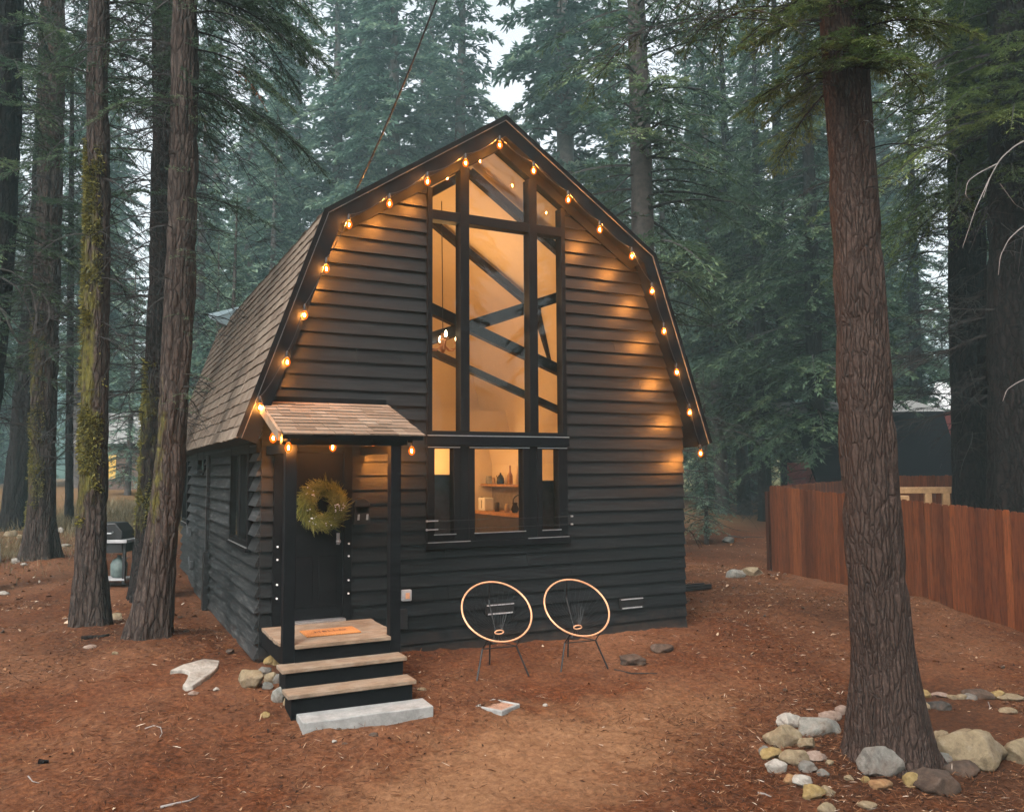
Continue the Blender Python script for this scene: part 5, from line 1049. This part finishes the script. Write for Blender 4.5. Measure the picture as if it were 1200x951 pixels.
L0T = [o for o in bpy.data.objects if o.get('label', '').startswith('conifer trunk rising')][0]
limb('broken_branch', L0T, [([(-6, 314), (14, 318), (28, 328), (44, 338)], .022), ([(-4, 360), (6, 366), (14, 388), (22, 403), (32, 402), (40, 390)], .035), ([(0, 324), (20, 336), (34, 362), (41, 390)], .020), ([(4, 364), (22, 384), (36, 392)], .016), ([(40, 392), (43, 370), (40, 350), (36, 338)], .022), ([(42, 388), (52, 384), (58, 372), (57, 356), (50, 344)], .018), ([(-2, 378), (16, 372), (26, 352), (30, 330)], .012)], 14.3, M_TWIG2)
bs = G(81, 615)[0]; forest_tree('conifer', [(81, 617), (81, 560), (82, 430), (83, 300)], [None]*4, [.13, .10, .095, .08], 'slender dark conifer between the two mossy left trunks', M_BARKD, 47, amp=.01, seg=24, dz=.12, flare=.03, boughs=34, bz=(3.4, 12), bl=(.8, 1.8), dead=14, dz_=(2, 6), tint=.4, hi=6)
# --- right side beyond the fence
forest_tree('conifer', [(1141, 600), (1139, 520), (1134, 300), (1131, 100), (1130, 0)], [16.8]*5, [.42, .37, .33, .31, .29], 'dark conifer trunk with dead branches beyond the cedar fence', M_BARKD, 53, amp=.035, boughs=64, bz=(7.6, 13), bl=(1.4, 3.2), dead=120, dz_=(2.8, 10.5), dl=(1.2, 3.2), tint=.42, nm=M_NEAR, nd=(.07, .016, .018))
forest_tree('conifer', [(1190, 620), (1189, 520), (1187, 300), (1186, 100), (1185, 0)], [14.6]*5, [.52, .43, .39, .36, .34], 'massive dark conifer trunk beyond the fence at the right edge', M_BARKD, 59, amp=.05, flare=.2, boughs=64, bz=(6.9, 11.5), bl=(1.4, 3.0), dead=40, dz_=(3.5, 8), dl=(1., 2.4), tint=.5, nm=M_NEAR, nd=(.065, .014, .017))
# pale bare branches arching out of that trunk
C = Crown(77); bt = far(1215, 205, 12.6); base_ = np.array([bt[0], bt[1], float(g(bt[0], bt[1]))])
rt_ = tree_at('dead_tree', base_, 'pale leafless sapling arching in from the right edge'); link('trunk', trunk_mesh([base_-np.array([0, 0, .2]), base_*.7+bt*.3+np.array([.12, .05, 0]), base_*.35+bt*.65+np.array([-.06, .1, 0]), bt+np.array([.1, .2, 0])], [.06, .05, .04, .022], 10, .1, .004, .02, 3, M_TWIG2, None, base_), rt_)
def arc(pts, d, r):
    P = np.array([far(x, y, d) for x, y in pts])-base_; n = len(P); t = np.linspace(0, 1, n); tt = np.linspace(0, 1, 26); P = np.stack([np.interp(tt, t, P[:, k]) for k in range(3)], 1)
    for _ in range(3): P[1:-1] = (P[:-2]+2*P[1:-1]+P[2:])/4
    C.rods(P[:-1], P[1:], r*(1-.7*tt[:-1]), r*(1-.7*tt[1:]), 0)
arc([(1215, 158), (1190, 170), (1172, 186), (1160, 208), (1152, 232)], 12.6, .014); arc([(1168, 192), (1148, 202), (1134, 212), (1131, 228), (1138, 236)], 12.6, .009); arc([(1215, 255), (1195, 268), (1182, 280), (1172, 300), (1170, 322)], 12.6, .012); arc([(1160, 208), (1143, 245), (1128, 290)], 12.6, .008); arc([(1210, 440), (1192, 448), (1180, 456), (1175, 470)], 12.6, .012); arc([(1172, 215), (1190, 240), (1212, 252)], 12.6, .007)
link('crown', C.mesh([M_TWIGP]), rt_)
C = Crown(78); bt = far(1290, 60, 12.); base2 = np.array([bt[0], bt[1], float(g(bt[0], bt[1]))])
# --- the forest behind: seven kinds, each its own trunk and crown, then copies
def proto(seed, H, z0, R, nb, droop, ql, qw, sp, tint, mt, tr=None, shape=.8, nd_=10, lift=.05):
    c = Crown(seed); r = c.r; tr = tr or H*.0125
    for i in range(nb):
        t = (i+r.rand())/nb; z = z0+(H-z0)*t; Lb = R*max(.05, (1-t))**shape*r.uniform(.55, 1.15)*(.55+.45*min(1, t*4+.4))+.15
        if r.rand() < .10: continue
        c.bough((0, 0, z), r.uniform(0, 2*PI), Lb, lift+.35*t, droop*r.uniform(.6, 1.3)+.15*t, .26, .46, .34, ql, qw, sp, rad=.012*Lb+.01, tint=r.normal(tint, .13), sag=.10, twigs=False)
    for i in range(nd_): c.dead((0, 0, r.uniform(.08, 1)*z0), r.uniform(0, 2*PI), R*r.uniform(.3, .8), .05, r.uniform(.1, .6), .022, 5)
    tm = trunk_mesh([(0, 0, -.4), (0, 0, .3), (r.normal(0, .05), r.normal(0, .05), H*.5), (0, 0, H)], [tr*1.25, tr, tr*.66, .02], 14, .5, .012, tr*.35, seed, M_BARKF if mt is M_FAR or seed == 106 else M_BARKD, None)  # paler bark on the olive-green kind puts haze into its trunk colour
    return tm, c.mesh([mt, M_TWIG]), H
PROTO = {
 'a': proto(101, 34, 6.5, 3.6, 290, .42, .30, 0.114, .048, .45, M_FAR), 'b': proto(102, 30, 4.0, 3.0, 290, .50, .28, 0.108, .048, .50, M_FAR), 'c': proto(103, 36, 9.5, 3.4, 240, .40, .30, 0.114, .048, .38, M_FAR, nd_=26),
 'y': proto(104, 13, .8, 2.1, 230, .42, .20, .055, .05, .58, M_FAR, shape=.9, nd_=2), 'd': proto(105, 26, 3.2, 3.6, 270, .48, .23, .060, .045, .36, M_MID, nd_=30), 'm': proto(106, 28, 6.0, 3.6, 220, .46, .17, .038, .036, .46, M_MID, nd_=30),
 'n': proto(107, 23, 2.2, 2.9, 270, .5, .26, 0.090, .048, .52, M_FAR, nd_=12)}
NF = [0]
def plant(kind, px, dist, label, group=None, sc=1., rz=None, z=None, xy=None):
    tm, cm, H = PROTO[kind]
    if xy is None: p = far(px, 560, dist); xy = (p[0], p[1])
    rr = random.Random(int(px*31+dist*17)); s = sc*rr.uniform(.92, 1.08)
    o = empty('conifer', (xy[0], xy[1], float(g(*xy)) if z is None else z), label, 'tree', group, rr.uniform(0, 6.28) if rz is None else rz); o.scale = (s*rr.uniform(.9, 1.1), s*rr.uniform(.9, 1.1), s)
    o.rotation_euler[0] = rr.uniform(-.02, .02); o.rotation_euler[1] = rr.uniform(-.02, .02)
    link('trunk', tm, o); link('crown', cm, o); NF[0] += 1; return o
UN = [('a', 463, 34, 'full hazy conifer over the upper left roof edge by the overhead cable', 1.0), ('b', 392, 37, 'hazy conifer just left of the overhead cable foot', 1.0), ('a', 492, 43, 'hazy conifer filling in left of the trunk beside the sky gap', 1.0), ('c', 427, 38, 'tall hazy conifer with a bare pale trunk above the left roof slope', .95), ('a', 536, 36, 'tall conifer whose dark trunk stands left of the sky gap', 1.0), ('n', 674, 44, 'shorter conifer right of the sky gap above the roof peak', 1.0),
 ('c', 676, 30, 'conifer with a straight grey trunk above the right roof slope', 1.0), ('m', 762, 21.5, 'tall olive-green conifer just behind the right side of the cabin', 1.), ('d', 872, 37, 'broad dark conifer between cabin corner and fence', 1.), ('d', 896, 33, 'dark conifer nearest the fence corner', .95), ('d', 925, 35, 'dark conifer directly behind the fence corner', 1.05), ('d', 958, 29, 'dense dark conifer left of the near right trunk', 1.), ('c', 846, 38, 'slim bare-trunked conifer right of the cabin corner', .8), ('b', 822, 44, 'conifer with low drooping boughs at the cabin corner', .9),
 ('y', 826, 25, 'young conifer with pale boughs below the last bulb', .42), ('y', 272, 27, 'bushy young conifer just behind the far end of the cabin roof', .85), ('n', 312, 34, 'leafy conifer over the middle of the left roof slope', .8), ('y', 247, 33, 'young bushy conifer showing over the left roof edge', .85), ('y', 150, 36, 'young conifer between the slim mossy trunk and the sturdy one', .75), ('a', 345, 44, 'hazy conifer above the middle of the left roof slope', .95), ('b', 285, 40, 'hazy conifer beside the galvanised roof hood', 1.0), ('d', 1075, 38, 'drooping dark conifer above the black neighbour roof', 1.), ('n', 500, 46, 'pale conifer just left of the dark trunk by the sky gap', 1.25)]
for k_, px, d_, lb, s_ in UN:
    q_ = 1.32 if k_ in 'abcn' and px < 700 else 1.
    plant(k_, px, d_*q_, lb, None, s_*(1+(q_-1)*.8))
GL = {'L': ('tall hazy conifer deep in the forest left of the sky gap', 'hazy forest conifers left of the sky gap'), 'R': ('tall hazy conifer deep in the forest right of the sky gap', 'hazy forest conifers right of the sky gap'), 'YL': ('young bushy conifer filling the hazy forest behind the left trunks', 'young forest conifers behind the left trunks'), 'YR': ('young bushy conifer filling the forest behind the fence and cabin', 'young forest conifers behind fence and cabin')}
rf_ = random.Random(21); taken = [(far(p, 560, d*(1.32 if k in 'abcn' and p < 700 else 1.))[0], far(p, 560, d*(1.32 if k in 'abcn' and p < 700 else 1.))[1]) for k, p, d, _, _ in UN]
def free(x, y, r): return all((x-a)**2+(y-b)**2 > r*r for a, b in taken)
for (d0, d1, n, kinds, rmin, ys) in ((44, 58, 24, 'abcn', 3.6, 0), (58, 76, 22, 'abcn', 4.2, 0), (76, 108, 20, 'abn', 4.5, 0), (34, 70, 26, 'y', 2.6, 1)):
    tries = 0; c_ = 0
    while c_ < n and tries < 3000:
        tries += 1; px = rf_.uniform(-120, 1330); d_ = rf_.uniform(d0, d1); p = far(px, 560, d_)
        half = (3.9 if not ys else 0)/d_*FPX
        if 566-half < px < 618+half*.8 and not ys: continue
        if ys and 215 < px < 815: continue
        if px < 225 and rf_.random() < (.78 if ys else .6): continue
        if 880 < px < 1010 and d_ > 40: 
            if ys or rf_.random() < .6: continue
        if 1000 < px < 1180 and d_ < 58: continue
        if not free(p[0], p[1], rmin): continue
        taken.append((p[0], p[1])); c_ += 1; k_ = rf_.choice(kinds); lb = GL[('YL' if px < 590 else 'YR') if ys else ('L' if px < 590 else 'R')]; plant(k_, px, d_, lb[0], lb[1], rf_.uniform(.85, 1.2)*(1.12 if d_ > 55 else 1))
# unseen trees added round the clearing, at the photographer's back (they shade the yard and show in the panes)
for (x, y, k_) in ((-9, -26, 'a'), (3, -28, 'd'), (11, -24, 'a'), (-17, -18, 'd'), (21, -17, 'a'), (-21, -4, 'b'), (25, -8, 'd'), (-4, -34, 'c'), (-3, -22, 'n'), (-6.5, -21, 'b'), (-11, -23, 'n'), (.5, -21, 'b'), (4.5, -22.5, 'n'), (7, -20, 'y'), (-10, -15, 'y'), (15, -19, 'n')):
    plant(k_, x*10, y+100, 'unseen conifer added at the edge of the clearing to shade the yard', 'unseen conifers added around the clearing', 1., xy=(x, y))
# ================================================================== LIGHT, AIR, CAMERA
SUN_EL, SUN_AZ = math.radians(46), math.radians(225)      # azimuth clockwise from +Y
w = bpy.data.worlds.new('World'); S.world = w; w.use_nodes = True; nt = w.node_tree; bg = nt.nodes['Background']
sk = nt.nodes.new('ShaderNodeTexSky'); sk.sky_type = 'NISHITA'; sk.sun_disc = False; sk.sun_elevation = SUN_EL; sk.sun_rotation = SUN_AZ; sk.air_density = 1.2; sk.dust_density = 5.; sk.ozone_density = 1.
hs = nt.nodes.new('ShaderNodeHueSaturation'); hs.inputs['Saturation'].default_value = .22; hs.inputs['Value'].default_value = 1.; nt.links.new(sk.outputs[0], hs.inputs['Color']); nt.links.new(hs.outputs[0], bg.inputs[0]); bg.inputs[1].default_value = .15
sun = bpy.data.lights.new('sun', 'SUN'); sun.energy = 1.5; sun.angle = math.radians(24); sun.color = (1, .95, .88); so = bpy.data.objects.new('sun', sun); COL.objects.link(so)
dv = Vector((math.sin(SUN_AZ)*math.cos(SUN_EL), math.cos(SUN_AZ)*math.cos(SUN_EL), math.sin(SUN_EL))); so.rotation_euler = dv.to_track_quat('Z', 'Y').to_euler(); so.location = (0, 0, 60)
hz = MB(); hz.box((-340, -340, -14), (345, 345, 46)); hm = bpy.data.materials.new('haze'); hm.use_nodes = True; hn = hm.node_tree; hn.nodes.remove(hn.nodes['Principled BSDF']); pv = hn.nodes.new('ShaderNodeVolumePrincipled')
pv.inputs['Color'].default_value = (.58, .88, .93, 1); pv.inputs['Density'].default_value = HAZE = .0020; pv.inputs['Anisotropy'].default_value = .1; hn.links.new(pv.outputs[0], hn.nodes['Material Output'].inputs['Volume'])
tag(hz.build('haze', hm), kind='stuff')
cam = bpy.data.cameras.new('camera'); cam.sensor_width = 36; cam.lens = 36*FPX/1200; cam.clip_end = 2000; cam.clip_start = .05; co_ = bpy.data.objects.new('camera', cam); COL.objects.link(co_)
co_.matrix_world = Matrix(((RT[0], UP[0], -FW[0], CAM[0]), (RT[1], UP[1], -FW[1], CAM[1]), (RT[2], UP[2], -FW[2], CAM[2]), (0, 0, 0, 1))); S.camera = co_
S.view_settings.view_transform = 'Standard'; S.view_settings.look = 'None'; S.view_settings.exposure = 1.36; S.view_settings.gamma = 1.
S.cycles.max_bounces = 7; S.cycles.diffuse_bounces = 3; S.cycles.glossy_bounces = 3; S.cycles.transparent_max_bounces = 10; S.cycles.volume_bounces = 0; S.cycles.use_denoising = True
print('forest trees', NF[0], 'polys', sum(len(m.polygons) for m in bpy.data.meshes))
